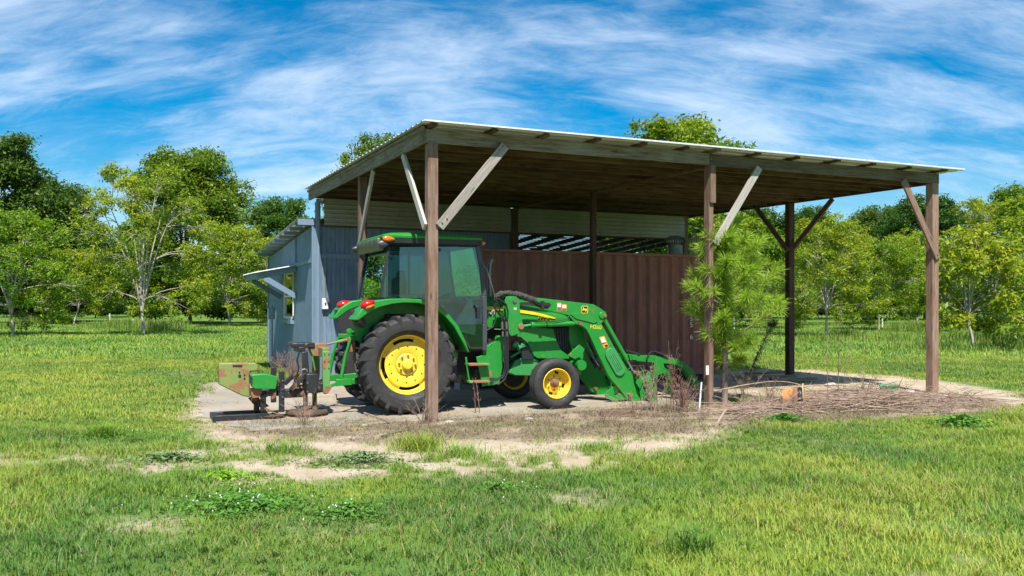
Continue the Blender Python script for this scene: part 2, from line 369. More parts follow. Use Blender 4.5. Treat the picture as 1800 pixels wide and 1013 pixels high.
def scatter(n, z0, z1, seed, margin=1.6):
    r = np.random.default_rng(seed); y = np.sqrt(r.random(n)*(z1*z1-z0*z0)+z0*z0); x = (r.random(n)*2-1)*(y*.60+margin); return x, y, r
def shed_uv(x, y): return (x+1.166)*.9119+(y-12.182)*.4105, -(x+1.166)*.4105+(y-12.182)*.9119
def keep_mask(x, y, r):
    d = dirt(x, y); tuft = np.clip((fbm(x, y, .42, 91)-.56)/.06, 0, 1); us, vs = shed_uv(x, y)
    inside = (us > -3.0) & (us < 10.2) & (vs > .3) & (vs < 14.3)
    lt = litter(x, y)
    p = (1-d)+d*tuft*(.5-.4*lt); p = p*(.35+.65*np.clip((fbm(x, y, .8, 61)-.25)/.25, 0, 1))
    p = np.where(inside & (us > -2.25) & (vs < 7.6) & (us < 6.7), 0, p); p = np.where((us > -.1) & (us < 5) & (vs > 7.6) & (vs < 14.3), 0, p)
    return r.random(len(x)) < p
def hue_of(x, y, r):
    return np.clip(.58+(fbm(x, y, 2.6, 101)-.5)*1.9+(fbm(x, y, .5, 105)-.5)*1.0+r.normal(0, .12, len(x)), 0, 1)
def grass(name, n, z0, z1, seed, h0, w0, label, margin=1.6):
    x, y, r = scatter(n, z0, z1, seed, margin); k = keep_mask(x, y, r); x, y = x[k], y[k]
    # gather part of the blades into tufts
    t = r.random(len(x)) < .28; cx = np.round(x/.23+r.normal(0, .12, len(x)))*.23; cy = np.round(y/.23+r.normal(0, .12, len(x)))*.23
    jx = (fbm(cx, cy, .11, 7, 1)-.5)*.3; jy = (fbm(cx, cy, .11, 9, 1)-.5)*.3
    x = np.where(t, cx+jx+r.normal(0, .022, len(x)), x); y = np.where(t, cy+jy+r.normal(0, .022, len(x)), y)
    d = dirt(x, y); tall = fbm(x, y, 1.5, 51); tall2 = np.clip((fbm(x, y, .4, 57)-.5)/.2, 0, 1)
    h = h0*(.35+.65*r.random(len(x)))*(.6+.75*np.clip((tall-.3)/.4, 0, 1))*(.85+.35*tall2)*(1-.35*d)
    dry = np.clip((r.random(len(x)) < .06+.13*np.clip((fbm(x, y, .9, 151)-.45)/.1, 0, 1)+.25*d)*r.random(len(x))*1.2, 0, 1)
    o = blades(name, x, y, h, w0*(.6+.8*r.random(len(x))), hue_of(x, y, r), dry, .75, seed)
    return tag(o, label, 'grass', kind='stuff')
grass('near_grass', 400000, 4.2, 12.5, 1, .105, .0052, 'fine light green lawn grass with tufts across the foreground')
grass('middle_grass', 420000, 12.3, 27, 2, .10, .0085, 'bright green grass around the barn and beyond its posts', 2)
grass('far_grass', 330000, 26.5, 75, 3, .17, .021, 'longer sunlit grass of the orchard field far behind', 4)
def dry_litter():
    x, y, r = scatter(230000, 8.5, 19, 8, 0); k = r.random(len(x)) < litter(x, y)*(.35+.65*np.clip((fbm(x, y, .5, 161)-.3)/.2, 0, 1)); x, y = x[k], y[k]
    o = blades('dry_litter', x, y, .085*(.3+r.random(len(x))), .005+.003*r.random(len(x)), np.full(len(x), .5), np.clip(.75+.25*r.random(len(x)), 0, 1), 1.5, 9,
               m_leafy('dead_stalks', (.2, .15, .1), (.2, .15, .1), (.2, .15, .1), trans=.1, brown=(.235, .165, .115)), flat=.7)
    tag(o, 'matted brown dead stalks and litter along the front posts', 'litter', kind='stuff')
dry_litter()
def pad_litter():
    x, y, r = scatter(90000, 10, 20, 18, 0); us, vs = shed_uv(x, y)
    k = (us > -3) & (us < 9.5) & (vs > .1) & (vs < 7.5) & (r.random(len(x)) < .55*np.exp(-np.maximum(vs, 0)/1.1)*np.clip((fbm(x, y, .5, 163)-.42)/.15, 0, 1)+.05*np.clip((fbm(x, y, .3, 165)-.5)/.1, 0, 1)); x, y = x[k], y[k]
    o = blades('pad_litter', x, y, .03+.03*r.random(len(x)), .006+.004*r.random(len(x)), np.full(len(x), .5), np.clip(.7+.3*r.random(len(x)), 0, 1), 3, 19, M_grass, flat=.9, z0=np.full(len(x), .006))
    tag(o, 'loose straw and leaf litter blown over the concrete pad', 'litter', kind='stuff')
pad_litter()
def wild_clump():
    """Taller uncut grass round the orchard trees."""
    r = np.random.default_rng(77); xs = []; ys = []; hs = []
    for px, py, rx, n, h in [(215, 578, 2.4, 1500, .95), (265, 582, 2.2, 1300, .9), (300, 575, 1.6, 600, .7), (60, 570, 2.2, 1300, 1.0), (110, 566, 1.5, 700, .8), (440, 560, 1.2, 500, .8), (235, 556, 1.2, 400, .9),
                             (470, 566, .9, 300, .9), (1620, 585, 2.2, 1900, .95), (1590, 600, 3, 900, .5), (1740, 600, 2.6, 1300, .55), (1660, 618, 2.0, 800, .45), (1780, 615, 1.6, 700, .55), (1440, 600, 1.4, 400, .5), (1500, 590, 1.4, 400, .5), (10, 580, 1.5, 500, .7), (1520, 570, 2, 400, .5)]:
        cx, cy = G(px, py); xs.append(r.normal(cx, rx*.42, n)); ys.append(r.normal(cy, rx*.42, n)); hs.append(h*(.35+.65*r.random(n)))
    x, y, h = map(np.concatenate, (xs, ys, hs))
    o = blades('wild_grass', x, y, h, .014+.012*r.random(len(x)), np.clip(r.normal(.32, .16, len(x)), 0, 1), (r.random(len(x)) < .07)*.7, .28, 12)
    tag(o, 'tall feathery uncut grass under the orchard trees', 'grass', kind='stuff')
wild_clump()
# ------------------------------------------------------------ pole barn (frame u along the front, v back, z up)
TH = 0.423; BO = Vector((-1.166, 12.182, 0)); BW = 9.832; BD = 7.826; MIDV = 3.796; MIDU = 4.77
barn = empty('pole_barn', BO, TH, 'open sided wooden pole barn with a flat tin roof over the green tractor', 'barn')
def S(u, v, z=0): c, s = math.cos(TH), math.sin(TH); return Vector((BO.x+c*u-s*v, BO.y+s*u+c*v, z))
HB = 3.90                                            # underside of the front beam
def sl(v): return HB+.010*v
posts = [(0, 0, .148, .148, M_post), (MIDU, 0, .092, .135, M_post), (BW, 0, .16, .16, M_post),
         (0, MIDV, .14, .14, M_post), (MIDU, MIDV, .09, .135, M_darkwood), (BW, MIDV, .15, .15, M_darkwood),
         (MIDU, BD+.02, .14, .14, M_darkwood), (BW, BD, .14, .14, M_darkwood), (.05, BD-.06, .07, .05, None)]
M_bluetrim = m_paint('blue_grey_trim_paint', (.155, .225, .305), .7, .3, (.09, .115, .14))
for u, v, a, b, m in posts:
    board('post', (u+a/2, v+b/2, -.10), (u+a/2, v+b/2, sl(v)-.002), b, a, m or M_bluetrim, barn, (1, 0, 0), .006)
board('post_splice', (MIDU+.055, -.022, 3.28), (MIDU+.055, -.022, HB-.012), .04, .11, M_post, barn, (1, 0, 0))
# front beam in two lengths, back and side beams, centre girder
board('front_beam', (-.04, .045, HB+.095), (MIDU+.03, .045, HB+.095), .045, .19, M_beam, barn)
board('front_beam', (MIDU+.034, .049, HB+.090), (BW+.2, .049, HB+.090), .045, .19, M_beam, barn)
board('side_beam', (-.045, .02, HB+.08), (-.045, BD+.25, HB+.08+.01*BD), .045, .19, M_beam, barn)
board('side_beam', (-.072, -.02, HB+.19), (-.072, BD+.3, HB+.19+.01*BD), .035, .05, M_beam, barn)
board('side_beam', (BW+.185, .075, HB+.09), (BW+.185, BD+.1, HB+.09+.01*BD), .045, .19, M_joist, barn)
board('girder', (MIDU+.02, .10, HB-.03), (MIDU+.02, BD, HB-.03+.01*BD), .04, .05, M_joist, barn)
nj = 15
for i in range(nj):
    v = .58+i*(BD-.58)/(nj-1)
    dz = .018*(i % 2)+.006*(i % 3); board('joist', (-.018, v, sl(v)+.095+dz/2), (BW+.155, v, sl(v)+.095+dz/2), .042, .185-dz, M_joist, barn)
for i, u in enumerate([.03, .95, 1.78, 2.62, 3.45, 4.25, 4.82, 5.65, 6.5, 7.35, 8.2, 9.1, 9.95]):
    board('purlin', (u, -.20+.03*((i*7) % 3), HB+.213), (u, BD+.2, HB+.213+.01*BD), .09, .04, M_darkwood if i not in (6,) else M_beam, barn)
def brace(p0, p1, mat, ref, a=.042, b=.135): board('brace', p0, p1, a, b, mat, barn, ref)
brace((.155, -.024, 2.72), (1.16, -.024, 3.93), M_brace, (0, 1, 0), .135, .042)
brace((MIDU+.10, -.026, 2.62), (MIDU+1.0, -.026, 3.91), M_brace, (0, 1, 0), .12, .042)
brace((BW+.10, -.026, 2.50), (BW-.78, -.026, 3.90), M_post, (0, 1, 0), .13, .042)
brace((-.026, .06, 2.72), (-.026, 1.10, 3.90), M_brace, (1, 0, 0), .12, .042)
brace((-.026, MIDV-.02, 2.65), (-.026, MIDV-1.02, 3.90), M_brace, (1, 0, 0), .12, .042)
brace((BW-.026, MIDV+.03, 2.86), (BW-.026, MIDV+1.1, 3.93), M_darkwood, (1, 0, 0), .11, .042)
brace((BW+.15, MIDV+.07, 2.9), (BW+1.0-.75, MIDV-1.05, 3.92), M_darkwood, (1, 0, 0), .11, .042)
brace((BW-.02, BD, 2.55), (BW-.9, BD, 3.9), M_darkwood, (0, 1, 0), .11, .042)
M_edge = m_flat('bright_sheet_edge', (.60, .61, .60), .5)
for u_, z_ in ((.19, 2.78), (.26, 2.84), (1.06, 3.86), (1.12, 3.92), (MIDU+.12, 2.68), (MIDU+.95, 3.85), (BW+.07, 2.56), (BW-.72, 3.85), (.07, 3.99), (MIDU+.06, 4.0), (BW+.08, 4.0)):
    obj('bolt', MB().lathe([(.001, -.062 if z_ < 3.93 else .012), (.012, -.06 if z_ < 3.93 else .014), (.014, -.046 if z_ < 3.93 else .024)], (u_, 0, z_), 6), M_steelgrey, barn)
# roof: ribbed sheets, ribs along the front
def m_tin(name, col, rough=.35, metal=.7, stain=.3):
    m, N, L, b = newmat(name); t = NT(N, L); v = t.coord('Object'); n = t.noise(v, 1.6, 6, .65); n2 = t.noise(v, 14, 4, .6)
    c = t.mix(t.rng(n, .35, .65, 0, .6), col, tuple(x*.72 for x in col)); c = t.mix(t.rng(n2, .55, .75, 0, stain), c, (.20, .14, .09))
    L.new(c, b.inputs['Base Color']); b.inputs['Metallic'].default_value = metal; L.new(t.rng(n2, .3, .7, rough, rough+.2), b.inputs['Roughness']); return m
M_tin = m_tin('galvanised_tin', (.62, .64, .64), .38, .55, .12)
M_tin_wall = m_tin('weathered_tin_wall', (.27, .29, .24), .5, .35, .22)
def ribbed(prof, fn, ext0, ext1, th, cuts=None):
    """Sheet: prof = list of (s, offset); extruded from ext0 to ext1; fn(s, off, e) -> point."""
    mb = MB(); n = len(prof)
    for q, side in ((0, 0), (th, 1)):
        pass
    vs = [fn(s, o, ext0) for s, o in prof]+[fn(s, o, ext1) for s, o in prof]+[fn(s, o-th, ext0) for s, o in prof]+[fn(s, o-th, ext1) for s, o in prof]
    fs = [(i, i+1, n+i+1, n+i) for i in range(n-1)]+[(2*n+i, 3*n+i, 3*n+i+1, 2*n+i+1) for i in range(n-1)]
    fs += [(i, 2*n+i, 2*n+i+1, i+1) for i in range(n-1)]+[(n+i, n+i+1, 3*n+i+1, 3*n+i) for i in range(n-1)]
    fs += [(0, n, 3*n, 2*n), (n-1, 3*n-1, 4*n-1, 2*n-1)]
    return mb.add(vs, fs)
def ribs(s0, s1, pitch, w, h):
    p = [(s0, 0)]; s = s0+pitch*.5
    while s+w < s1: p += [(s-w*.5, 0), (s-w*.2, h), (s+w*.2, h), (s+w*.5, 0)]; s += pitch
    return p+[(s1, 0)]
uu = -.15
for k, (a, b) in enumerate([(-.15, 1.62), (1.60, 5.22), (5.20, 10.34)]):
    pr = ribs(-.27, BD+.35, .23, .09, .022)
    obj('roof_sheet', ribbed(pr, lambda s, o, e, k=k: (e, s, HB+.240+.010*s+o-.006*k), a, b, .002), M_tin, barn, 0, 0)
# tin wall panels below the roof at the back, ribs level
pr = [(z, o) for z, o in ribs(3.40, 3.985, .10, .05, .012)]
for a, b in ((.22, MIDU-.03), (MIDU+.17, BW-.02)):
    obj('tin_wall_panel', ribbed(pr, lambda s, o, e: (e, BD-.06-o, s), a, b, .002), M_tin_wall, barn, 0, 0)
board('wall_girt', (0.16, BD-.02, 3.41), (BW, BD-.02, 3.41), .04, .09, M_darkwood, barn)
board('wall_girt', (0.16, BD-.02, 3.93), (BW, BD-.02, 3.93), .04, .09, M_darkwood, barn)
# small camera light under the side beam
lamp_ = MB().lathe([(.001, -.08), (.045, -.07), (.06, .02), (.03, .07), (.001, .08)], (-.10, BD-1.35, 3.78), 12, 'y')
o_ = obj('flood_lamp', lamp_, M_plastic, barn)
board('wall_post', (MIDU+.085, BD-.03, 2.6), (MIDU+.085, BD-.03, 3.97), .20, .06, M_darkwood, barn, (0, 1, 0))
obj('roof_edge', MB().box((5.095, -.275, HB+.243), (10.49, .004, .024)), M_edge, barn)
# ------------------------------------------------------------ blue board shed behind, under a lean-to roof
bshed = empty('blue_shed', S(0, BD), TH, 'blue grey board shed with a window under a small tin awning', 'shed')
def m_siding():
    m, N, L, b = newmat('blue_grey_siding'); t = NT(N, L); tc = N.new('ShaderNodeTexCoord'); sp = N.new('ShaderNodeSeparateXYZ'); L.new(tc.outputs['Object'], sp.inputs[0])
    h = t.math('ADD', sp.outputs[0], sp.outputs[1]); fr = t.math('FRACT', t.math('MULTIPLY', h, 1/.1016)); groove = t.rng(t.math('ABSOLUTE', t.math('SUBTRACT', fr, .5)), .40, .46)
    v = t.coord('Object', (9, 9, 1)); n = t.noise(v, 3, 6, .65); n2 = t.noise(t.coord('Object'), 1.3, 5, .6)
    c = t.mix(t.rng(n, .3, .7), (.095, .155, .225), (.175, .25, .33)); c = t.mix(t.rng(n2, .4, .7, 0, .4), c, (.21, .28, .34))
    c = t.mix(t.math('MULTIPLY', groove, .35), c, (.05, .08, .12))
    low = t.rng(sp.outputs[2], 0.0, .55, .45, 0); c = t.mix(t.math('MULTIPLY', low, t.rng(n2, .3, .6)), c, (.26, .21, .17))
    L.new(c, b.inputs['Base Color']); b.inputs['Roughness'].default_value = .8; b.inputs['Specular IOR Level'].default_value = .25
    t.bump(t.math('SUBTRACT', t.math('MULTIPLY', n, .25), groove), .5, .006, b); return m
M_siding = m_siding()
DL = 6.36; ZF = 3.40; ZB = 2.98
def zroof(v): return ZF+(ZB-ZF)*v/DL
# walls, local frame origin at the near left corner (u, v)
obj('front_wall', MB().box(((MIDU+.1)/2, .04, ZF/2-.02), (MIDU+.1, .05, ZF+.02-.04)), M_siding, bshed)
wz0, wz1, wv0, wv1 = 1.28, 2.46, 2.42, 3.72
def sidewall():
    mb = MB(); x0, x1 = 0.0, .05
    mb.prism([(0.066, -.04), (wv0, -.04), (wv0, zroof(wv0)), (0.066, zroof(0.066))], x0, x1, lambda a, z, q: (q, a, z))
    mb.prism([(wv1, -.04), (DL, -.04), (DL, zroof(DL)), (wv1, zroof(wv1))], x0, x1, lambda a, z, q: (q, a, z))
    mb.prism([(wv0, -.04), (wv1, -.04), (wv1, wz0), (wv0, wz0)], x0, x1, lambda a, z, q: (q, a, z))
    mb.prism([(wv0, wz1), (wv1, wz1), (wv1, zroof(wv1)), (wv0, zroof(wv0))], x0, x1, lambda a, z, q: (q, a, z))
    return mb
obj('side_wall', sidewall(), M_siding, bshed)
obj('back_wall', MB().box(((MIDU+.1)/2, DL, ZB/2-.03), (MIDU+.1, .05, ZB)), M_siding, bshed)
obj('right_wall', MB().prism([(.07, -.04), (DL-.03, -.04), (DL-.03, zroof(DL)), (.07, zroof(.07))], MIDU+.04, MIDU+.09, lambda a, z, q: (q, a, z)), M_siding, bshed)
for p0, p1, a, b in (((-.02, .045, -.02), (-.02, .045, ZF), .10, .03), ((.09, .002, -.02), (.09, .002, HB), .03, .12), ((-.014, .10, 2.62), (-.014, DL, 2.52), .02, .09),
                     ((.16, .004, 2.72), (MIDU, .004, 2.72), .02, .10), ((-.014, 2.0, 2.66), (-.014, 2.0, zroof(2.0)-.02), .07, .02), ((-.016, DL-.05, -.02), (-.016, DL-.05, ZB), .09, .03)):
    obj('trim_board', MB().beam(p0, p1, a, b, (1, 0, 0) if abs(p1[2]-p0[2]) > 1 else (0, 0, 1)), M_bluetrim, bshed, .003)
win = obj('window', MB().box((.015, (wv0+wv1)/2, wz1-.03), (.07, wv1-wv0, .06)).box((.015, (wv0+wv1)/2, wz0+.03), (.07, wv1-wv0, .06))
          .box((.015, wv0+.03, (wz0+wz1)/2), (.07, .06, wz1-wz0-.122)).box((.015, wv1-.03, (wz0+wz1)/2), (.07, .06, wz1-wz0-.122)).box((.008, (wv0+wv1)/2, (wz0+wz1)/2-.02), (.05, wv1-wv0-.122, .05)), M_white, bshed, .003)
M_winglass = m_glass('window_glass', (.12, .14, .15), .22, .02)
obj('pane', MB().box((.012, (wv0+wv1)/2, (wz0+wz1)/2+.28), (.006, wv1-wv0-.122, .52)), M_winglass, win)
obj('pane', MB().box((.018, (wv0+wv1)/2, (wz0+wz1)/2-.31), (.006, wv1-wv0-.122, .50)), M_winglass, win)
obj('sill', MB().box((-.04, (wv0+wv1)/2, wz0-.06), (.10, wv1-wv0+.12, .11)), M_bluetrim, win, .004)
obj('curtain', MB().box((.10, (wv0+wv1)/2+.12, (wz0+wz1)/2-.3), (.01, .5, .5)), M_white, win)
aw = obj('awning', MB().beam((-.02, 2.02, 2.50), (-.92, 2.02, 2.32), .04, .13, (0, 0, 1)).beam((-.02, 4.12, 2.50), (-.92, 4.12, 2.32), .04, .13, (0, 0, 1)).beam((-.91, 2.05, 2.32), (-.91, 4.09, 2.32), .04, .13).beam((-.6, 2.05, 2.39), (-.6, 4.09, 2.39), .04, .06), M_bluetrim, bshed, .003)
pr = ribs(1.9, 4.24, .2, .07, .02)
obj('awning_sheet', ribbed(pr, lambda s, o, e: (e, s, 2.605+.196*e+o-.015), -1.0, -.005, .002), M_tin, aw, 0, 0)
for v in (2.02, 4.12): obj('bracket', MB().beam((-.02, v, 1.84), (-.76, v, 2.28), .13, .04, (0, 1, 0)), M_bluetrim, aw, .003)
# lean-to roof over it, running on to the right as an open slatted bay
lr = obj('roof', ribbed(ribs(-.36, MIDU+.1, .23, .09, .02), lambda s, o, e: (s, e, zroof(e)+.135+o), -.02, DL+.35, .002), M_tin, bshed, 0, 0)
obj('fascia', MB().box((-.17, -.005, zroof(0)+.055), (.36, .03, .13)), M_bluetrim, lr, .003)
for i in range(9):
    v = .35+i*.72; obj('rafter', MB().box(((MIDU-.34)/2, v, zroof(v)+.065), (MIDU+.34, .04, .085)), M_tin_wall if i % 2 else M_bluetrim, lr)
bay = empty('lean_to_roof', S(MIDU+.2, BD), TH, 'low slatted lean-to roof behind the container with daylight through it', 'lean-to')
for i in range(29):
    v = .16+i*.22; rr = random.Random(i+50); obj('slat', MB().beam((0, v, zroof(v)+.05), (5.0, v+rr.uniform(-.02, .03), zroof(v)+.05), .222-.045*rr.random(), .008), M_dark, bay)
for i in range(9):
    u0 = .04+i*.61; obj('rafter', MB().beam((u0, .05, zroof(0)-.02), (u0, DL, zroof(DL)-.02), .045, .10), M_dark, bay)
for i in range(26):
    rr = random.Random(i); u0 = .2+rr.random()*4.6; v = .6+rr.random()*5.4
    obj('tin_patch', MB().box((u0, v, zroof(v)+.11), (.35+.3*rr.random(), .5, .004)), M_tin_wall, bay)
for u, v in ((.1, DL), (2.4, DL), (4.8, DL), (4.85, 3.0)): board('post', (u, v, -.1), (u, v, zroof(v)-.08), .1, .1, M_darkwood, bay, (1, 0, 0))
eb = empty('junction_box', S(.24, BD-.02, 1.66), TH, 'small white electrical box with its conduit on the blue wall', 'electrical box')
obj('box_body', MB().box((0, -.03, 0), (.13, .08, .24)), M_white, eb, .006); obj('switch', MB().box((0, -.076, 0), (.03, .014, .05)), M_plastic, eb)
obj('conduit', MB().tube([(0, -.018, .12), (0, -.018, .25), (.01, -.018, 1.05)], .011), M_tin_wall, eb)
pp = empty('meter_pole', S(-.35, BD+3.55, 0), 0, 'thin grey pipe standing in front of the blue shed wall', 'pipe')
obj('pipe', MB().tube([(0, 0, -.05), (0, 0, 1.62)], .03, 10), m_flat('grey_pvc', (.30, .34, .38), .5), pp)
obj('pipe_box', MB().box((0, -.02, 1.42), (.14, .10, .30)), M_bluetrim, pp, .005)

# ------------------------------------------------------------ shipping container
cu0, cu1, cv0, cv1, cz0, cz1 = 2.02, 8.08, 4.02, 6.46, .13, 2.72
def m_container():
    m, N, L, b = newmat('maroon_container_paint'); t = NT(N, L); v = t.coord('Object', (1, 1, .35)); n = t.noise(v, 5, 7, .68); n2 = t.noise(t.coord('Object'), 30, 4, .6)
    c = t.mix(t.rng(n, .3, .7), (.20, .076, .051), (.28, .115, .08)); c = t.mix(t.rng(n2, .62, .72, 0, .5), c, (.07, .035, .025)); c = t.mix(t.rng(t.noise(v, 1.2, 5, .6), .5, .7, 0, .35), c, (.28, .145, .10))
    L.new(c, b.inputs['Base Color']); b.inputs['Roughness'].default_value = .65; return m
M_cont = m_container()
cont = empty('shipping_container', S(cu0, cv0), TH, 'reddish brown corrugated steel shipping container under the barn roof', 'container')
LC = cu1-cu0; WC = cv1-cv0
def corr(s0, s1, pitch=.278, d=.048):
    p = [(s0, 0)]; s = s0
    while s+pitch <= s1+1e-6: p += [(s+.07, 0), (s+.138, -d), (s+.21, -d), (s+pitch, 0)]; s += pitch
    if p[-1][0] < s1: p.append((s1, 0))
    return p
obj('side_panel', ribbed(corr(.10, LC-.10), lambda s, o, e: (s, .022-o, e), cz0+.15, cz1-.06, .003), M_cont, cont, 0, 0)
obj('side_panel', ribbed(corr(.10, LC-.10), lambda s, o, e: (s, WC-.022+o, e), cz0+.15, cz1-.06, .003), M_cont, cont, 0, 0)
obj('end_panel', ribbed(corr(.10, WC-.10), lambda s, o, e: (.022-o, s, e), cz0+.15, cz1-.06, .003), M_cont, cont, 0, 0)
for y in (WC*.25, WC*.75): obj('door', MB().box((LC-.03, y, (cz0+cz1)/2), (.05, WC/2-.12, cz1-cz0-.28)), M_cont, cont, .004)
for y in (.5, .95, 1.45, 1.95): obj('lock_rod', MB().tube([(LC+.02, y, cz0+.1), (LC+.02, y, cz1-.06)], .018, 8), M_cont, cont)
fr = MB()
for x in (.05, LC-.05):
    for y in (.05, WC-.05): fr.box((x, y, (cz0+cz1)/2), (.10, .10, cz1-cz0-.002))
for y in (.045, WC-.045): fr.box((LC/2, y, cz1-.03), (LC-.204, .08, .055)); fr.box((LC/2, y, cz0+.075), (LC-.204, .085, .148))
for x in (.045, LC-.045): fr.box((x, WC/2, cz1-.03), (.08, WC-.204, .055)); fr.box((x, WC/2, cz0+.075), (.08, WC-.204, .148))
obj('frame', fr, M_cont, cont, .005)
obj('top_panel', MB().box((LC/2, WC/2, cz1-.016), (LC-.18, WC-.18, .02)), M_cont, cont)
for x in (.2, LC-.2):
    for y in (.2, WC-.2): obj('support_block', MB().box((x, y, cz0/2-.01), (.4, .3, cz0+.016)), m_flat('concrete_block', (.32, .31, .28), .9), cont)
def text_mesh(name, s, size, mat, parent, M, ext=.0015, squeeze=1.0):
    cu = bpy.data.curves.new(name, 'FONT'); cu.body = s; cu.size = size; cu.extrude = ext; cu.align_x = 'CENTER'; cu.align_y = 'CENTER'; cu.resolution_u = 3
    o = bpy.data.objects.new(name, cu); C.objects.link(o); dg = bpy.context.evaluated_depsgraph_get(); me = bpy.data.meshes.new_from_object(o.evaluated_get(dg))
    bpy.data.objects.remove(o); me.materials.append(mat); o = bpy.data.objects.new(name, me); C.objects.link(o); o.parent = parent; o.matrix_local = M @ Matrix.Diagonal((squeeze, 1, 1, 1)); return o
def face_m(p, xdir, up):                              # text plane: x along xdir, y along up
    x = Vector(xdir).normalized(); y = Vector(up); y = (y-x*y.dot(x)).normalized(); z = x.cross(y); m = Matrix((x, y, z)).transposed().to_4x4(); m.translation = p; return m
for i, ch in enumerate('3955655 6'):
    if ch != ' ': text_mesh('number_marking', ch, .155, M_decal, cont, face_m((LC-.74, .018, 1.98-i*.130), (1, 0, 0), (0, 0, 1)), .002)
# turbine vent standing on the container
tv = empty('turbine_vent', S(7.22, 4.45, cz1), 0, 'round galvanised turbine vent standing on the container top', 'vent')
M_galv = m_tin('dull_galvanised', (.22, .26, .27), .45, .6, .1)
obj('vent_collar', MB().lathe([(.001, 0), (.16, 0), (.165, .02), (.15, .16), (.155, .22), (.001, .22)], (0, 0, .002), 20, 'z'), M_galv, tv)
obj('vent_cap', MB().lathe([(.001, .425), (.12, .42), (.20, .39), (.205, .385), (.10, .37)], (0, 0, 0), 24, 'z'), M_galv, tv)
fv = MB()
for k in range(24):
    a = 2*PI*k/24; b = a+.16
    P = [(.15, .225), (.205, .27), (.21, .32), (.18, .385)]
    for (r0, z0), (r1, z1) in zip(P, P[1:]):
        fv.add([(r0*math.cos(a), r0*math.sin(a), z0), (r1*math.cos(a), r1*math.sin(a), z1), (r1*.93*math.cos(b), r1*.93*math.sin(b), z1), (r0*.93*math.cos(b), r0*.93*math.sin(b), z0)], [(0, 1, 2, 3)])
obj('vent_fins', fv, M_galv, tv)
# ------------------------------------------------------------ concrete pad
def pad():
    r = random.Random(3); P = []
    def edge(a, b, n):
        for i in range(n): t = i/n; P.append((a[0]+(b[0]-a[0])*t+r.uniform(-.09, .09), a[1]+(b[1]-a[1])*t+r.uniform(-.07, .07)))
    edge((-2.35, .08), (.4, .16), 12); edge((.4, .2), (6.5, .30), 26); edge((6.5, .3), (6.7, 7.7), 12); edge((6.7, 7.75), (-2.6, 7.75), 3); edge((-2.4, 7.7), (-2.85, 1.9), 26); edge((-2.85, 1.9), (-2.35, .08), 8)
    o = obj('concrete_pad', MB().prism([(S(*p).x, S(*p).y) for p in P], -.10, .008, lambda a, b, q: (a, b, q)), None, None, 0, 0)
    m, N, L, b = newmat('dusty_concrete'); t = NT(N, L); v = t.coord('Object'); n = t.noise(v, .9, 6, .62); n2 = t.noise(v, 22, 5, .65)
    c = t.mix(t.rng(n, .35, .65), (.25, .22, .18), (.34, .31, .26)); c = t.mix(t.rng(n2, .5, .7, 0, .5), c, (.20, .17, .13)); c = t.mix(t.rng(t.noise(v, 1.4, 7, .72), .47, .60, 0, .85), c, (.34, .26, .18))
    L.new(c, b.inputs['Base Color']); b.inputs['Roughness'].default_value = .92; t.bump(n2, .3, .01, b); o.data.materials.append(m); tag(o, kind='structure')
pad()
# ------------------------------------------------------------ tractor
TT = R(23.5); TO = Vector((-1.871, 13.733, .008)); Fx, Fy = math.cos(TT), math.sin(TT); Dx, Dy = -Fy, Fx
tr = empty('tractor', TO, TT, 'green cab tractor with yellow rims and a front loader parked under the barn', 'tractor')
def T(px, py, wv):                                   # place on the tractor's own plane at side offset wv -> (u, z)
    k = (px-900)/FPX                                 # X = k Y
    ox, oy = TO.x+Dx*wv, TO.y+Dy*wv
    u = (k*oy-ox)/(Fx-k*Fy); Y = oy+u*Fy
    return (u, EYE-(py-YH)*Y/FPX-TO.z)
def TP(pts, wv): return [T(x, y, wv) for x, y in pts]
def P3(px, py, wv): u, z = T(px, py, wv); return (u, wv, z)
def Z1(L_): return [(560+x/2.665, 380+y/2.665) for x, y in L_]
def Z2(L_): return [(820+x/3.895, 480+y/3.895) for x, y in L_]
def Z4(L_): return [(620+x/6.333, 400+y/6.333) for x, y in L_]
# wheels -----------------------------------------------------
def rear_tyre(Rr, rim, wd):
    h = wd/2
    prof = [(rim, -h*.62), (rim+.02, -h*.78), (rim+.07, -h*.96), (rim+.14, -h*1.0), (rim+.21, -h*.96), (Rr-.06, -h*.84), (Rr-.035, -h*.6), (Rr-.03, 0)]
    prof = prof+[(r, -y) for r, y in prof[-2::-1]]
    mb = MB().lathe(prof, (0, 0, 0), 72)
    n = 21
    for side in (-1, 1):
        for k in range(n):
            a0 = 2*PI*(k+(.5 if side > 0 else 0))/n; st = []
            # stations from sidewall to centre: radius base, radius top, offset y, angle shift, half width (angle)
            for rb, rt, y, da, hw in [(Rr-.150, Rr-.128, h*.985, -.006, .020), (Rr-.085, Rr-.030, h*.985, 0.0, .046), (Rr-.050, Rr+.000, h*.86, .02, .050), (Rr-.032, Rr+.008, h*.42, .10, .040), (Rr-.03, Rr+.008, h*.02, .20, .034)]:
                y *= side; yt = y*(1.02 if abs(y) > h*.9 else 1)
                q0, q1 = a0+da-hw, a0+da+hw; qa, qb = a0+da-hw*.72, a0+da+hw*.72
                st.append([(rb*math.cos(q0), y, rb*math.sin(q0)), (rt*math.cos(qa), yt, rt*math.sin(qa)), (rt*math.cos(qb), yt, rt*math.sin(qb)), (rb*math.cos(q1), y, rb*math.sin(q1))])
            vs = [p for s_ in st for p in s_]; m = len(st)
            fs = [(4*i+j, 4*i+j+1, 4*i+j+5, 4*i+j+4) for i in range(m-1) for j in range(3)]+[(0, 1, 2, 3), (4*m-4, 4*m-3, 4*m-2, 4*m-1)]
            mb.add(vs, fs)
    return mb
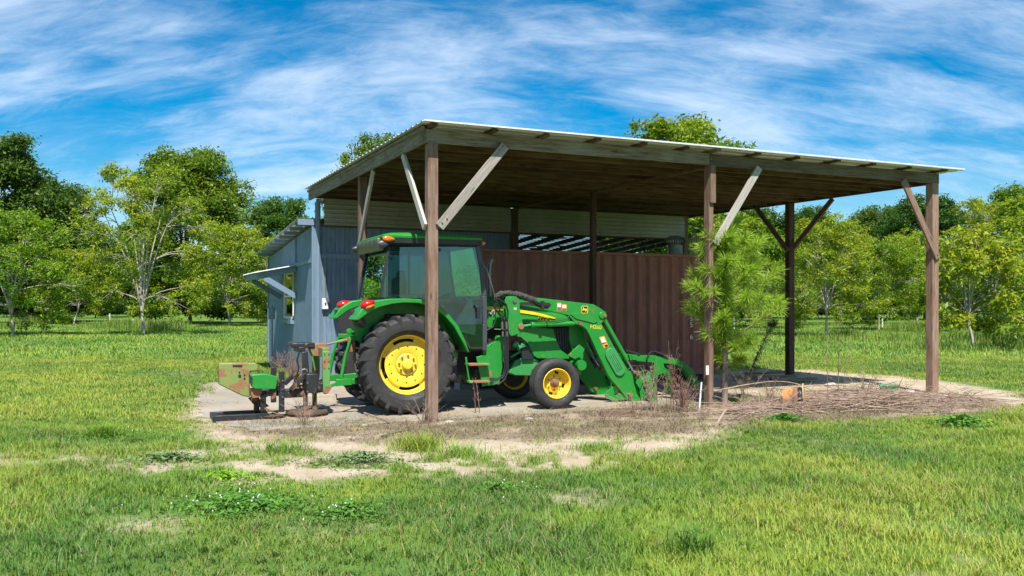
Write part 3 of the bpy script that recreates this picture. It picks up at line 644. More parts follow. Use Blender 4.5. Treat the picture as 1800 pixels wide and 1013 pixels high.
def front_tyre(Rr, rim, wd):
    h = wd/2
    half = [(rim, -h*.62), (rim+.012, -h*.75), (rim+.05, -h*.96), (rim+.09, -h), (Rr-.055, -h*.97), (Rr-.02, -h*.84), (Rr-.008, -h*.74), (Rr-.008, -h*.50), (Rr-.026, -h*.46), (Rr-.026, -h*.38), (Rr-.001, -h*.34), (Rr, -h*.16), (Rr-.022, -h*.13), (Rr-.022, 0)]
    return MB().lathe(half+[(r, -y) for r, y in half[-2::-1]], (0, 0, 0), 64)
def disc(prof, n, skip):
    """Polar grid rings with some cells left open (hand holes)."""
    mb = MB(); vs = [(r*math.cos(2*PI*k/n), y, r*math.sin(2*PI*k/n)) for r, y in prof for k in range(n)]
    return mb.add(vs, [(i*n+k, i*n+(k+1) % n, (i+1)*n+(k+1) % n, (i+1)*n+k) for i in range(len(prof)-1) for k in range(n) if (i, k) not in skip])
def rear_wheel(u, wv, side, spin=0):
    r0 = obj('wheel', disc([(.445, -.10), (.452, -.118), (.44, -.125), (.425, -.11), (.42, -.06), (.405, -.02), (.385, -.012), (.35, -.02), (.34, -.045), (.30, -.052), (.22, -.05), (.175, -.035), (.17, -.012), (.001, -.012)], 64,
             {(i, (k+o) % 64) for o in (0, 16, 32, 48) for k in range(9) for i in (6, 7)}), M_yellow, tr, 0, 30)
    r0.location = (u, wv, .738); r0.rotation_euler = (0, spin, 0 if side < 0 else PI)
    t = obj('tyre', rear_tyre(.745, .445, .42), M_rubber, r0, 0, 30)
    for y in (0,): obj('inner_rim', MB().lathe([(.445, -.10), (.42, -.06), (.41, .05), (.44, .16), (.452, .17)], (0, 0, 0), 64), M_yellow, r0, 0, 30)
    obj('inner_disc', MB().lathe([(.40, .06), (.2, .05), (.001, .05)], (0, 0, 0), 32), M_dark, r0)
    hb = MB().lathe([(.17, -.012), (.168, -.045), (.15, -.058), (.085, -.06), (.08, -.10), (.06, -.115), (.001, -.118)], (0, 0, 0), 40)
    obj('hub', hb, M_yellow, r0, 0, 30)
    for k in range(8):
        a = 2*PI*k/8+.2; obj('lug_nut', MB().lathe([(.001, -.084), (.015, -.084), (.018, -.08), (.018, -.050)], (.125*math.cos(a), 0, .125*math.sin(a)), 6), M_steelgrey, r0)
    for k in range(12):
        a = 2*PI*(k+.5)/12; obj('bolt_hole', MB().lathe([(.001, -.0545), (.011, -.0545), (.011, -.05)], (.27*math.cos(a), 0, .27*math.sin(a)), 8), M_dark, r0)
    return r0
rear_wheel(0, -.72, -1, .3); rear_wheel(0, .72, 1, .9)
FU, FZ = T(978.5, 678, -1.10)[0], .398
def front_wheel(u, wv, side, spin=0, steer=0):
    r0 = obj('wheel', disc([(.232, -.095), (.238, -.105), (.228, -.11), (.215, -.095), (.205, -.03), (.19, .03), (.15, .035), (.13, .015), (.085, .01), (.075, .0), (.001, .0)], 48, {(5, (k+o) % 48) for o in (0, 12, 24, 36) for k in range(3)}), M_yellow, tr, 0, 30)
    r0.location = (u, wv, FZ); r0.rotation_euler = (0, spin, steer+(0 if side < 0 else PI))
    obj('tyre', front_tyre(.398, .232, .27), M_rubber, r0, 0, 30)
    obj('inner_rim', MB().lathe([(.232, -.09), (.205, .0), (.20, .06), (.225, .10), (.238, .11)], (0, 0, 0), 48), M_yellow, r0, 0, 30)
    obj('inner_disc', MB().lathe([(.20, .05), (.1, .05), (.001, .05)], (0, 0, 0), 24), M_dark, r0)
    obj('hub', MB().lathe([(.075, .0), (.07, -.03), (.05, -.04), (.045, -.075), (.03, -.09), (.001, -.092)], (0, 0, 0), 24), M_rust, r0, 0, 30)
    for k in range(6):
        a = 2*PI*k/6; obj('lug_nut', MB().lathe([(.001, -.012), (.012, -.012), (.014, .012)], (.11*math.cos(a), 0, .11*math.sin(a)), 6), M_steelgrey, r0)
    return r0
front_wheel(FU, -1.02, -1, .5, R(-2)); front_wheel(FU, .62, 1, .2, R(-2))
# chassis ------------------------------------------------------
obj('chassis', MB().box((.55, 0, .72), (1.5, .46, .42)).box((1.35, 0, .74), (.9, .42, .36)).box((2.2, 0, .78), (1.2, .44, .16)).box((-.15, 0, .72), (.5, .56, .46)), M_dark, tr, .03)
obj('rear_axle', MB().tube([(0, -.62, .738), (0, .62, .738)], .11, 16), M_green, tr)
obj('front_axle', MB().beam((FU, -.82, .52), (FU, .45, .52), .14, .12).box((FU, 0, .64), (.2, .3, .18)).tube([(FU, -.86, .40), (FU, -.84, .66)], .05, 10).tube([(FU, .48, .40), (FU, .47, .66)], .05, 10), M_green, tr, .012)
obj('engine_casting', MB().prism(TP([(893, 655), (905, 634), (925, 626), (945, 632), (948, 640), (968, 638), (972, 652), (938, 652), (936, 661), (905, 660)], -.30), -.32, .10), M_green_dusty, tr, .012)
obj('engine_block', MB().box((1.45, -.02, 1.02), (.75, .40, .5)), M_dark, tr, .03)
pl = MB().tube([P3(898, 628, -.3), P3(915, 618, -.33), P3(930, 622, -.33), P3(940, 634, -.32)], .02).tube([P3(905, 600, -.28), P3(912, 612, -.33), P3(925, 640, -.31)], .015)
for k in range(4): pl.lathe([(.001, -.05), (.05, -.04), (.055, .04), (.001, .05)], P3(905+k*7, 606+6*(k % 2), -.28), 12)
obj('fuel_system', pl, M_green_dusty, tr)
obj('battery_box', MB().prism(TP([(915, 612), (930, 608), (938, 632), (917, 633)], -.34), -.37, -.10), M_plastic, tr, .01)
# hood ---------------------------------------------------------
hood_top = Z2([(140, 178), (250, 178), (330, 205), (480, 240), (620, 262), (700, 300), (716, 340)])
HW = .335
hz = TP([(852, 524.5), (905, 527), (940, 532), (975, 541), (997, 552), (1006, 566), (1009, 590), (1005, 612)], -HW)
hood = MB()
def loft(mb, secs, close=True):
    n = len(secs[0]); vs = [p for s_ in secs for p in s_]; m = len(secs)
    fs = [(i*n+k, i*n+k+1, (i+1)*n+k+1, (i+1)*n+k) for i in range(m-1) for k in range(n-1)]
    return mb.add(vs, fs+[tuple(range(n)), tuple((m-1)*n+k for k in range(n))])
u_b, z_b = T(852, 570, -HW); secs = []
for u, z in hz:
    lo = T(930, 574, -HW)[1]
    secs.append([(u, -HW, lo-.01), (u, -HW-.012, (z+lo)/2), (u, -HW+.02, z-.05), (u, -HW+.10, z+.01), (u, 0, z+.045), (u, HW-.10, z+.01), (u, HW-.02, z-.05), (u, HW+.012, (z+lo)/2), (u, HW, lo-.01)])
hd = obj('hood', loft(hood, secs), M_green, tr, 0, 40)
obj('side_panel', MB().prism(TP([(893, 581), (925, 575), (972, 578), (978, 601), (986, 616), (1000, 626), (1000, 631), (945, 630), (938, 626), (928, 604), (915, 593), (898, 590)], -.36), -.375, -.335), M_green, hd, .006)
gl_ = obj('radiator_screen', MB().prism(TP([(966, 577), (1002, 575), (1001, 617), (976, 622)], -.33), -.34, .34), M_dark, hd, .01)
fin = MB()
for k in range(7):
    a = P3(970+k*4.6, 580, -.345); b = P3(975+k*3.7, 618, -.345); fin.beam(a, b, .012, .02)
obj('screen_slats', fin, M_plastic, hd)
obj('nose_panel', MB().box((T(1006, 590, -HW)[0]+.04, 0, T(1000, 590, 0)[1]), (.06, .60, .42)), M_dark, hd, .02)
obj('stripe', MB().prism(TP(Z2([(136, 229), (232, 232), (360, 250), (460, 266), (530, 283), (610, 308), (600, 314), (480, 290), (360, 272), (232, 256), (136, 253)]), -HW-.02), -HW-.026, -HW-.015), M_ydecal, hd)
text_mesh('hood_number', '5225', .10, M_ydecal, hd, face_m(P3(956.5, 561.5, -HW-.03), (1, 0, -.04), (0, 0, 1)), .012, 1.1)
text_mesh('hood_word', 'A/T', .09, M_decal, hd, face_m(P3(864, 549.5, -HW-.03), (1, 0, 0), (0, 0, 1)), .012)
obj('exhaust_stack', MB().tube([P3(861, 530, .30), P3(860, 480, .30), P3(861, 464, .30), P3(865, 456, .30)], .035, 12), M_steelgrey, tr)
# cab ----------------------------------------------------------
CWI = .66
cab = obj('cab', MB().beam(P3(668, 524.5, -CWI), P3(683.5, 433, -CWI), .035, .045, (0, 1, 0)).beam((T(668, 524.5, -CWI)[0], CWI, T(668, 524.5, -CWI)[1]), (T(683.5, 433, -CWI)[0], CWI, T(683.5, 433, -CWI)[1]), .035, .045, (0, 1, 0))
    .beam(P3(762, 526, -CWI), P3(763, 433, -CWI), .03, .045, (0, 1, 0)).beam((T(763, 526, -CWI)[0], CWI, T(763, 526, -CWI)[1]), (T(763, 433, -CWI)[0], CWI, T(763, 433, -CWI)[1]), .03, .045, (0, 1, 0)), M_dark, tr, .008)
pill = [(839, 432), (846, 470), (851, 520), (852, 570), (851, 616)]
for s_ in (-1, 1):
    pts = [(T(x, y, -CWI)[0], s_*CWI, T(x, y, -CWI)[1]) for x, y in pill]; mb = MB()
    for a, b in zip(pts, pts[1:]): mb.beam(a, b, .05, .075, (1, 0, 0))
    obj('front_pillar', mb, M_pillar, cab, .008)
du = T(852, 616, -CWI)
door_poly = TP([(765, 434), (838, 434), (844, 470), (848.5, 520), (849, 570), (848, 612), (826, 612), (812, 590), (795, 562), (777, 543), (765, 535)], -CWI-.005)
side_poly = TP([(670, 523), (685, 435), (761, 434), (761, 525)], -CWI-.004)
for s_ in (-1, 1):
    d = obj('door_glass', MB().prism([p for p in door_poly], s_*(CWI+.005), s_*(CWI+.010)), M_cabglass, cab, 0, 0)
    if s_ < 0:
        obj('door_handle', MB().box(P3(840.5, 549, -CWI-.03), (.055, .05, .19)).box(P3(837, 540, -CWI-.05), (.03, .03, .05)), M_plastic, d, .008)
        mb = MB(); P = [(u, -CWI-.004, z) for u, z in door_poly[5:]+door_poly[:1]]
        for a, b in zip(P, P[1:]): mb.beam(a, b, .03, .022, (0, 1, 0))
        obj('door_seal', mb, M_dark, d)
        obj('hinge', MB().box(P3(769, 439, -CWI-.02), (.10, .03, .05)), M_plastic, d, .008)
        text_mesh('door_lettering', 'HH00', .055, M_decal, d, face_m(P3(778, 494, -CWI-.012), (1, 0, 0), (0, 0, 1)), .001) if False else None
    obj('side_glass', MB().prism(side_poly, s_*(CWI+.004), s_*(CWI+.009)), M_cabglass, cab, 0, 0)
ub, zb = T(668, 523, -CWI); ut, zt = T(684, 433, -CWI)
obj('rear_glass', MB().add([(ub, -CWI+.03, zb), (ub, CWI-.03, zb), (ut, CWI-.03, zt), (ut, -CWI+.03, zt)], [(0, 1, 2, 3)]).add([(ub+.006, -CWI+.03, zb), (ub+.006, CWI-.03, zb), (ut+.006, CWI-.03, zt), (ut+.006, -CWI+.03, zt)], [(0, 1, 2, 3)]), M_cabglass, cab, 0, 0)
uf, zf = T(849, 520, -CWI); uft, zft = T(838, 433, -CWI)
obj('windscreen', MB().add([(uf, -CWI+.03, zf-.6), (uf, CWI-.03, zf-.6), (uf, CWI-.03, zf), (uft, CWI-.03, zft), (uft, -CWI+.03, zft), (uf, -CWI+.03, zf)], [(0, 1, 2, 5), (5, 2, 3, 4)]), M_cabglass, cab, 0, 0)
obj('rear_corner_rod', MB().tube([(ub-.02, CWI-.02, zb-.02), (ut-.02, CWI-.02, zt)], .016, 8), M_plastic, cab)
# roof
RW = .74; ur0, zr = T(672, 432, -RW); ur1 = T(850, 424, -RW)[0]; z0 = T(767, 430, -RW)[1]; z1_ = T(767, 420, -RW)[1]; z2_ = T(740, 411, -RW)[1]
def slab(mb, secs):                                    # secs: list of (z, u0, u1, half width, corner)
    rings = []
    for z, a, b, h, c in secs:
        P = []
        for cx, cy, q0 in ((b-c, h-c, 0), (a+c, h-c, 90), (a+c, -h+c, 180), (b-c, -h+c, 270)):
            for k in range(5): q = R(q0+k*22.5); P.append((cx+c*math.cos(q), cy+c*math.sin(q), z))
        rings.append(P)
    n = len(rings[0]); vs = [p for r in rings for p in r]; m = len(rings)
    return mb.add(vs, [(i*n+k, i*n+(k+1) % n, (i+1)*n+(k+1) % n, (i+1)*n+k) for i in range(m-1) for k in range(n)]+[tuple(range(n)), tuple((m-1)*n+k for k in range(n))])
rf = obj('roof', slab(MB(), [(z1_, ur0-.01, ur1, RW, .09), (z1_+.03, ur0-.01, ur1+.015, RW+.005, .09), (z2_-.028, ur0+.02, ur1-.03, RW-.002, .10), (z2_-.005, ur0+.08, ur1-.12, RW-.04, .10), (z2_+.012, ur0+.16, ur1-.22, RW-.09, .12), (z2_+.035, ur0+.40, ur1-.5, RW-.25, .16)]), M_green, cab, 0, 28)
obj('roof_underside', slab(MB(), [(z0-.02, ur0+.09, ur1-.07, RW-.05, .08), (z0+.01, ur0+.02, ur1-.02, RW-.01, .08), (z1_-.001, ur0+.0, ur1-.01, RW-.004, .09)]), M_plastic, rf, 0, 35)
obj('lamp_housing', MB().prism([(ur0-.045, z1_-.005), (ur0+.03, z1_-.005), (ur0+.06, z0-.10), (ur0-.01, z0-.09), (ur0-.045, z0-.03)], -RW+.10, RW-.02), m_flat('olive_grey_plastic', (.10, .105, .075), .45), rf, .015)
gv = MB()
for k in range(5): gv.box((ur0-.046, -RW+.30+k*.25, (z1_+z0)/2-.02), (.006, .012, .12))
obj('housing_grooves', gv, M_dark, rf)
for s_ in (-1, 1):
    mb = MB().lathe([(.001, -.075), (.03, -.07), (.055, -.03), (.06, .01), (.04, .06), (.001, .07)], (0, 0, 0), 16, 'x'); o = obj('work_lamp', mb, M_pillar if s_ < 0 else M_plastic, rf)
    o.location = (ur0+.02 if s_ < 0 else ur0-.03, s_*(RW-.03), z0-.01); o.scale = (1.1, .8, 1)
def lens(name, loc, rx, rz, mat, par, rot=0, thick=.03):
    mb = MB(); n = 20; vs = []; K = 5
    for i in range(K):
        q = PI/2*i/(K-1)
        for k in range(n):
            a = 2*PI*k/n; e = 1 if math.cos(a) < 0 else 1
            vs.append((rx*math.cos(q)*math.cos(a)*e, -thick*math.sin(q), rz*math.cos(q)*math.sin(a)*(1-.35*math.cos(a))))
    mb.add(vs, [(i*n+k, i*n+(k+1) % n, (i+1)*n+(k+1) % n, (i+1)*n+k) for i in range(K-1) for k in range(n)])
    o = obj(name, mb, mat, par, 0, 60); o.location = loc; o.rotation_euler = (0, rot, 0); return o
a = P3(683.5, 420, -RW-.012); lens('indicator_lamp', a, .095, .040, M_orange, rf, R(3), .035)
a = P3(850, 428, -RW+.02); lens('indicator_lamp', a, .03, .03, M_orange, rf, 0, .04)
# cab inside
obj('cab_floor', MB().box((.72, 0, .93), (1.15, 1.2, .06)).box((-.02, 0, 1.40), (.5, 1.15, .18)), M_dark, cab, .02)
st_ = obj('seat', MB().box((.30, 0, 1.46), (.48, .50, .14)).box((.10, 0, 1.78), (.14, .46, .56)).box((.13, 0, 2.10), (.10, .26, .14)), m_flat('brown_seat_cloth', (.12, .10, .075), .9), cab, .05)
obj('armrest', MB().box(P3(775, 529, -.30), (.34, .09, .07)), m_flat('grey_pad', (.28, .25, .23), .8), st_, .025)
obj('console', MB().prism(TP([(828, 524), (800, 566), (812, 584), (836, 590), (838, 556)], -.50), -.50, -.46), m_flat('cream_console', (.50, .52, .36), .7), cab, .01)
obj('dashboard', MB().box((1.05, 0, 1.36), (.22, .5, .7)), M_plastic, cab, .03)
o = obj('steering_wheel', MB().tube([(.17*math.cos(2*PI*k/20), .17*math.sin(2*PI*k/20), 0) for k in range(21)], .014, 8).beam((-.16, 0, 0), (.16, 0, 0), .02, .012).tube([(0, 0, 0), (.05, 0, -.35)], .03, 8), M_plastic, cab)
o.location = (.80, 0, 1.72); o.rotation_euler = (0, R(-32), 0)
obj('lever', MB().tube([P3(826, 588, -.42), P3(815, 552, -.40), P3(806, 533, -.38)], .010, 6).box(P3(806, 530, -.38), (.03, .03, .05)), M_plastic, cab)
obj('parcel_shelf', MB().box((.02, -.50, T(700, 519, -.5)[1]-.02), (.42, .18, .07)), m_flat('pale_grey_panel', (.34, .35, .27), .7), cab, .02)
# fenders
fout = Z1([(170, 487), (200, 437), (260, 398), (340, 387), (410, 386), (480, 390), (560, 420), (612, 462), (656, 515), (690, 590), (708, 640)])
FWN = -.935; fo = TP(fout, FWN)
fi = TP(Z1([(188, 489), (252, 441), (290, 426), (345, 412), (400, 406), (470, 408), (540, 430), (592, 470), (632, 515), (667, 575), (698, 636)]), FWN)
for s_ in (-1, 1):
    mb = MB(); n = len(fo); A = s_*.935; B = s_*.50
    vs = [(u, A, z) for u, z in fo]+[(u, B, z) for u, z in fo]+[(u, A, z) for u, z in fi]+[(u, B, z) for u, z in fi]
    # outer skin, lip face, underside
    fs = []
    for i in range(n-1): fs += [(i, i+1, n+i+1, n+i), (i, 2*n+i, 2*n+i+1, i+1), (2*n+i, 3*n+i, 3*n+i+1, 2*n+i+1), (n+i, n+i+1, 3*n+i+1, 3*n+i)]
    fs += [(0, n, 3*n, 2*n), (n-1, 3*n-1, 4*n-1, 2*n-1)]; mb.add(vs, fs)
    fd = obj('fender', mb, M_green, tr, .012, 40)
    inner = [fi[0]]+fi[1:]+[(fi[-1][0], .78), (.35, .80), (-.30, .80), (fi[0][0]+.08, 1.10)]
    obj('fender_wall', MB().prism(inner, s_*.475, s_*.50), M_green if s_ < 0 else M_dark, fd)
    if s_ < 0: l = P3(648.5, 534.5, FWN); q = l
    l2 = lens('tail_lamp', (q[0]-.01, s_*.90 if s_ < 0 else .68, q[2]), .115, .060, M_red, fd, R(-22), .09)
    l3 = lens('amber_lens', (q[0]+.01, (-.90 if s_ < 0 else .68)-.03, q[2]-.038), .075, .026, M_orange, fd, R(-22), .075)
    o = obj('tail_bracket', MB().prism(TP([(617, 545), (632, 545), (645, 568), (640, 577), (624, 570)], -.62), s_*.55, s_*.60), M_black, fd, .004)
obj('rear_cab_panel', MB().box((T(660, 540, -.5)[0]-.02, 0, 1.33), (.05, .98, .34)), M_dark, cab, .01)
# steps
sp = obj('steps', MB().beam(P3(847, 625, -.62), P3(858, 677, -.62), .02, .20, (1, 0, 0)).beam(P3(819, 628, -.64), P3(825, 672, -.64), .012, .03, (1, 0, 0)), M_green, tr, .006)
for y in (641, 671): obj('tread', MB().beam(P3(821, y, -.64), P3(857, y-1, -.64), .22, .035, (0, 0, 1)), M_green_old, sp, .006)
hs_ = MB()
for k in range(5): hs_.tube([P3(822, 650+k*4, -.4-.03*k), P3(835, 646+k*4, -.48), P3(846, 652+k*4, -.42), P3(850, 662+k*3, -.35)], .011, 6)
obj('step_hoses', hs_, M_hose, sp)
obj('fuel_tank', MB().box((.62, -.36, .60), (.62, .28, .34)), M_plastic, tr, .05)
# loader -------------------------------------------------------
LW = -.60; AW = .085
mast_poly = Z2([(252, 190), (262, 165), (290, 157), (325, 160), (350, 178), (356, 260), (384, 385), (372, 405), (330, 420), (300, 432), (286, 424), (272, 380)])
low_poly = Z2([(225, 430), (292, 430), (292, 520), (262, 600), (232, 760), (160, 775), (132, 765), (118, 700), (120, 510), (150, 500), (200, 470)])
arm_poly = Z2([(352, 180), (420, 168), (500, 172), (862, 215), (905, 240), (945, 268), (955, 298), (930, 330), (915, 345), (1000, 500), (1092, 655), (1140, 760), (1162, 840), (1218, 905), (1180, 912), (1085, 855), (1045, 800), (995, 745), (962, 700), (900, 570), (832, 420), (812, 385), (790, 368), (745, 352), (715, 318), (690, 290), (600, 270), (470, 240), (352, 218)])
def pin(mb, p, r, l, s_=-1): return mb.lathe([(.001, -l), (r, -l), (r, l), (.001, l)], p, 18)
logo_at = P3(*Z2([(799, 251)])[0], LW-AW/2-.004)
for s_ in (-1, 1):
    def P(px, py, d=0): u, z = T(px, py, LW); return (u, s_*(abs(LW)+d), z)
    def pr_(poly, w0, w1, mb=None): return (mb or MB()).prism(TP(poly, LW), s_*w0, s_*w1)
    ms = obj('loader_mast', pr_(mast_poly, .535, .555, pr_(mast_poly, .645, .665)).prism(TP(low_poly, LW), s_*.46, s_*.56).box((T(872, 640, LW)[0], s_*.36, .68), (.14, .34, .20)), M_green, tr, .005)
    mb = MB(); pin(mb, P(*Z2([(318, 190)])[0]), .034, .085); obj('mast_pivot', mb, M_steelgrey, ms)
    mb = MB(); pin(mb, P(*Z2([(300, 186)])[0], .055), .05, .012); obj('mast_boss', mb, M_green, ms, .008)
    mb = MB(); pin(mb, P(*Z2([(360, 367)])[0]), .048, .095); obj('cylinder_pin', mb, M_rust, ms, .006)
    if s_ < 0: text_mesh('mast_plate', 'IIII', .055, M_decal, ms, face_m(P(*Z2([(322, 246)])[0], .067), (1, 0, 0), (0, 0, 1)), .001)
    ar = obj('loader_arm', pr_(arm_poly, .60-AW/2, .60+AW/2), M_green, tr, .006)
    c0, c1 = Z2([(440, 357), (738, 345)]); r0_, r1_ = Z2([(372, 367), (450, 358)])
    lc = obj('lift_cylinder', MB().tube([P(*c0), P(*c1)], .043, 20).tube([P(*c0), P(*Z2([(462, 356)])[0])], .049, 20), M_green, ar, .004, 40)
    obj('lift_rod', MB().tube([P(*r0_), P(*c0)], .022, 14), M_chrome if False else M_green_dusty, lc)
    obj('clamp_band', MB().tube([P(*Z2([(541, 353)])[0]), P(*Z2([(548, 353)])[0])], .047, 20), M_dark, lc)
    obj('hydraulic_line', MB().tube([P(*q, .05) for q in Z2([(460, 330), (520, 332), (600, 332), (650, 320), (690, 300)])], .009, 6), M_hose, lc)
    mb = MB(); pin(mb, P(*Z2([(765, 342)])[0]), .03, .07); obj('arm_pin', mb, M_rust, ar)
    mb = MB(); pin(mb, P(*Z2([(918, 290)])[0]), .058, .065); obj('arm_boss', mb, M_green, ar, .008); mb = MB(); pin(mb, P(*Z2([(932, 290)])[0]), .026, .08); obj('arm_pin', mb, M_rust, ar)
    b0, b1 = Z2([(940, 318), (1098, 598)]); bc = obj('bucket_cylinder', MB().tube([P(*b0), P(*b1)], .040, 20), M_green, ar, .004, 40)
    obj('bucket_rod', MB().tube([P(*b1), P(*Z2([(1142, 672)])[0])], .017, 12), M_chrome, bc)
    # pressed oval foot plate
    q0, q1 = Z2([(978, 555), (1036, 662)]); (ua, za), (ub_, zb_) = T(*q0, LW), T(*q1, LW); L0 = math.hypot(ub_-ua, zb_-za); ang = math.atan2(zb_-za, ub_-ua); pts = []
    rr_ = .108
    for k in range(13): q = PI/2+PI*k/12; pts.append((ua+rr_*math.cos(q+ang), za+rr_*math.sin(q+ang)))
    for k in range(13): q = -PI/2+PI*k/12; pts.append((ub_+rr_*.95*math.cos(q+ang), zb_+rr_*.95*math.sin(q+ang)))
    ft = obj('parking_stand', MB().prism(pts, s_*(.60+AW/2+.002), s_*(.60+AW/2+.03)), M_green_dusty, ar, .008)
    gm = MB()
    for d in (-.05, -.017, .017, .05):
        nx, nz = -math.sin(ang)*d, math.cos(ang)*d
        gm.beam((ua+nx, s_*(.60+AW/2+.032), za+nz), (ub_+nx, s_*(.60+AW/2+.032), zb_+nz), .016, .012, (0, 1, 0))
    obj('stand_rib', gm, M_green_dusty, ft, .003)
    # curved plate behind the elbow
    obj('elbow_gusset', pr_(Z2([(700, 282), (720, 276), (790, 280), (850, 300), (888, 335), (860, 345), (800, 330), (740, 315)]), .60+AW/2+.001, .60+AW/2+.016), M_green, ar, .006)
    obj('hose_slot', pr_(Z2([(355, 205), (370, 200), (510, 200), (560, 205), (572, 218), (562, 232), (530, 240), (470, 228), (355, 214)]), .60+AW/2+.0005, .60+AW/2+.004), M_dark, ar)
    obj('end_plate', pr_(Z2([(1100, 700), (1120, 675), (1160, 668), (1180, 700), (1185, 760), (1220, 840), (1215, 900), (1160, 850), (1105, 850), (1085, 840), (1092, 760)]), .56, .575), M_green, ar, .004)
    mb = MB(); pin(mb, P(*Z2([(1153, 686)])[0]), .036, .10); pin(mb, P(*Z2([(1105, 832)])[0]), .032, .10); obj('end_pin', mb, M_rust, ar)
    if s_ < 0:
        off = .60+AW/2+.004
        for q in ([(612, 205), (640, 205), (640, 262), (612, 262)], [(646, 213), (676, 216), (676, 260), (646, 257)], [(899, 440), (935, 430), (965, 505), (932, 515)]):
            obj('warning_decal', pr_(Z2(q), off-.003, off), M_odecal, ar)
        for q, m in (([(614, 212), (638, 212), (638, 232), (614, 232)], M_decal), ([(614, 236), (638, 236), (638, 258), (614, 258)], M_steelgrey), ([(648, 219), (674, 222), (674, 240), (648, 238)], M_decal), ([(648, 243), (674, 244), (674, 257), (648, 254)], M_steelgrey),
                     ([(906, 446), (930, 440), (946, 474), (920, 480)], M_decal), ([(936, 494), (954, 489), (960, 502), (940, 508)], M_plastic), ([(918, 478), (944, 470), (948, 478), (922, 486)], M_plastic)):
            obj('decal_print', pr_(Z2(q), off, off+.002), m, ar)
        text_mesh('arm_number', 'H260', .092, M_ydecal, ar, face_m(P(*Z2([(877, 371)])[0], AW/2+.003), (1, 0, -.10), (0, 0, 1)), .001, 1.05)
        # leaping deer badge
        cx, cy = T(*Z2([(799, 251)])[0], LW)
        def sq(h_, c): return [(cx+sx*(h_-c)+c*math.cos(R(a0+k*30)), cy+sz*(h_-c)+c*math.sin(R(a0+k*30))) for sx, sz, a0 in ((1, 1, 0), (-1, 1, 90), (-1, -1, 180), (1, -1, 270)) for k in range(4)]
        obj('badge', MB().prism(sq(.062, .022), -off, -off-.002), M_ydecal, ar); obj('badge_field', MB().prism(sq(.053, .017), -off-.002, -off-.003), M_plastic, ar)
        deer = [(.046, .004), (.040, .014), (.030, .016), (.026, .024), (.034, .036), (.028, .046), (.024, .036), (.014, .042), (.018, .032), (.014, .022), (.004, .014), (-.018, .016), (-.034, .010), (-.044, .014), (-.040, .002), (-.046, -.014), (-.050, -.032), (-.044, -.036), (-.036, -.016), (-.022, -.008), (-.024, -.024), (-.016, -.040), (-.010, -.038), (-.014, -.022), (-.006, -.010), (.010, -.008), (.026, -.014), (.042, -.024), (.048, -.020), (.030, -.004), (.034, .002)]
        obj('badge_deer', MB().prism([(cx-a, cy+b) for a, b in deer], -off-.003, -off-.004), M_ydecal, ar)
uq, zq = T(1046, 641, -.55); uq2, zq2 = T(1015, 640, -.5)
obj('torque_tube', MB().tube([(uq2+.06, -.55, zq2-.02), (uq2+.06, .56, zq2-.02)], .085, 20), M_green, tr)
obj('guard_plate', MB().prism(TP(Z2([(690, 565), (770, 490), (805, 520), (790, 565), (740, 590)]), -.50), -.52, -.50), M_green, tr, .004)
obj('front_support', MB().prism(TP(Z2([(700, 300), (800, 380), (820, 480), (800, 560), (780, 700), (745, 700), (730, 560), (700, 460)]), -.36), -.38, .38), M_green, tr, .01)
hz_ = MB()
# woven hose sleeve over the mast
sl_ = MB(); pts = [P3(*q, LW-.03) for q in Z2([(200, 190), (208, 158), (240, 142), (300, 140), (360, 150), (410, 168), (450, 182), (475, 190)])]
rsl = random.Random(2); dense = []; rad = []
for i in range(len(pts)-1):
    for t_ in range(9): dense.append(tuple(pts[i][q]*(1-t_/9)+pts[i+1][q]*t_/9 for q in range(3))); rad.append((.046 if i else .030+.016*t_/9)*rsl.uniform(.80, 1.12))
sl_.tube(dense, rad, 14)
sl_.v = [tuple(c+rsl.uniform(-.006, .006) for c in v_) for v_ in sl_.v]
o = obj('hose_sleeve', sl_, m_flat('woven_sleeve', (.05, .05, .045), .95, bump=1.0), tr)
for i, q in enumerate([[(186, 200), (190, 240), (225, 285), (250, 340), (252, 420), (250, 520), (262, 640), (250, 700), (210, 725), (160, 722)], [(194, 190), (200, 250), (240, 290), (262, 330), (268, 420), (266, 540), (275, 650), (255, 712), (200, 738), (160, 732)],
                       [(200, 180), (230, 260), (268, 300), (284, 360), (284, 470), (284, 600), (286, 670), (262, 730), (215, 765)], [(208, 172), (240, 190), (272, 215), (284, 262), (280, 340), (275, 430), (276, 560), (278, 680)], [(208, 170), (196, 260), (198, 330), (180, 370), (140, 392)]]):
    hz_.tube([P3(*p, LW-.075-.012*(i % 3)) for p in Z2(q)], .0125, 8)
obj('hydraulic_hoses', hz_, M_hose, tr)
hf = MB()
for x in (248, 278): hf.tube([P3(*p, LW-.09) for p in Z2([(x-4, 335), (x-3, 385)])], .02, 8); hf.tube([P3(*p, LW-.09) for p in Z2([(x, 400), (x, 435)])], .018, 8)
obj('hose_fittings', hf, M_steelgrey, tr)
obj('hose_bracket', MB().beam(P3(*Z2([(190, 384)])[0], LW-.06), P3(*Z2([(292, 388)])[0], LW-.06), .03, .012), M_green_old, tr)
obj('mirror_arm', MB().tube([P3(847, 460, -.68), P3(856, 475, -.80), P3(864, 500, -.80), P3(870, 522, -.74)], .010, 6), M_steelgrey, cab)
hh = MB().tube([P3(*p, LW-.06) for p in Z2([(470, 192), (500, 208), (520, 215), (565, 218)])], .014, 8).tube([P3(*p, LW-.06) for p in Z2([(465, 200), (495, 218), (520, 224), (560, 228)])], .012, 8); hh.box(P3(*Z2([(520, 215)])[0], LW-.06), (.05, .05, .11))
obj('hose_clamp', hh, M_hose, tr)
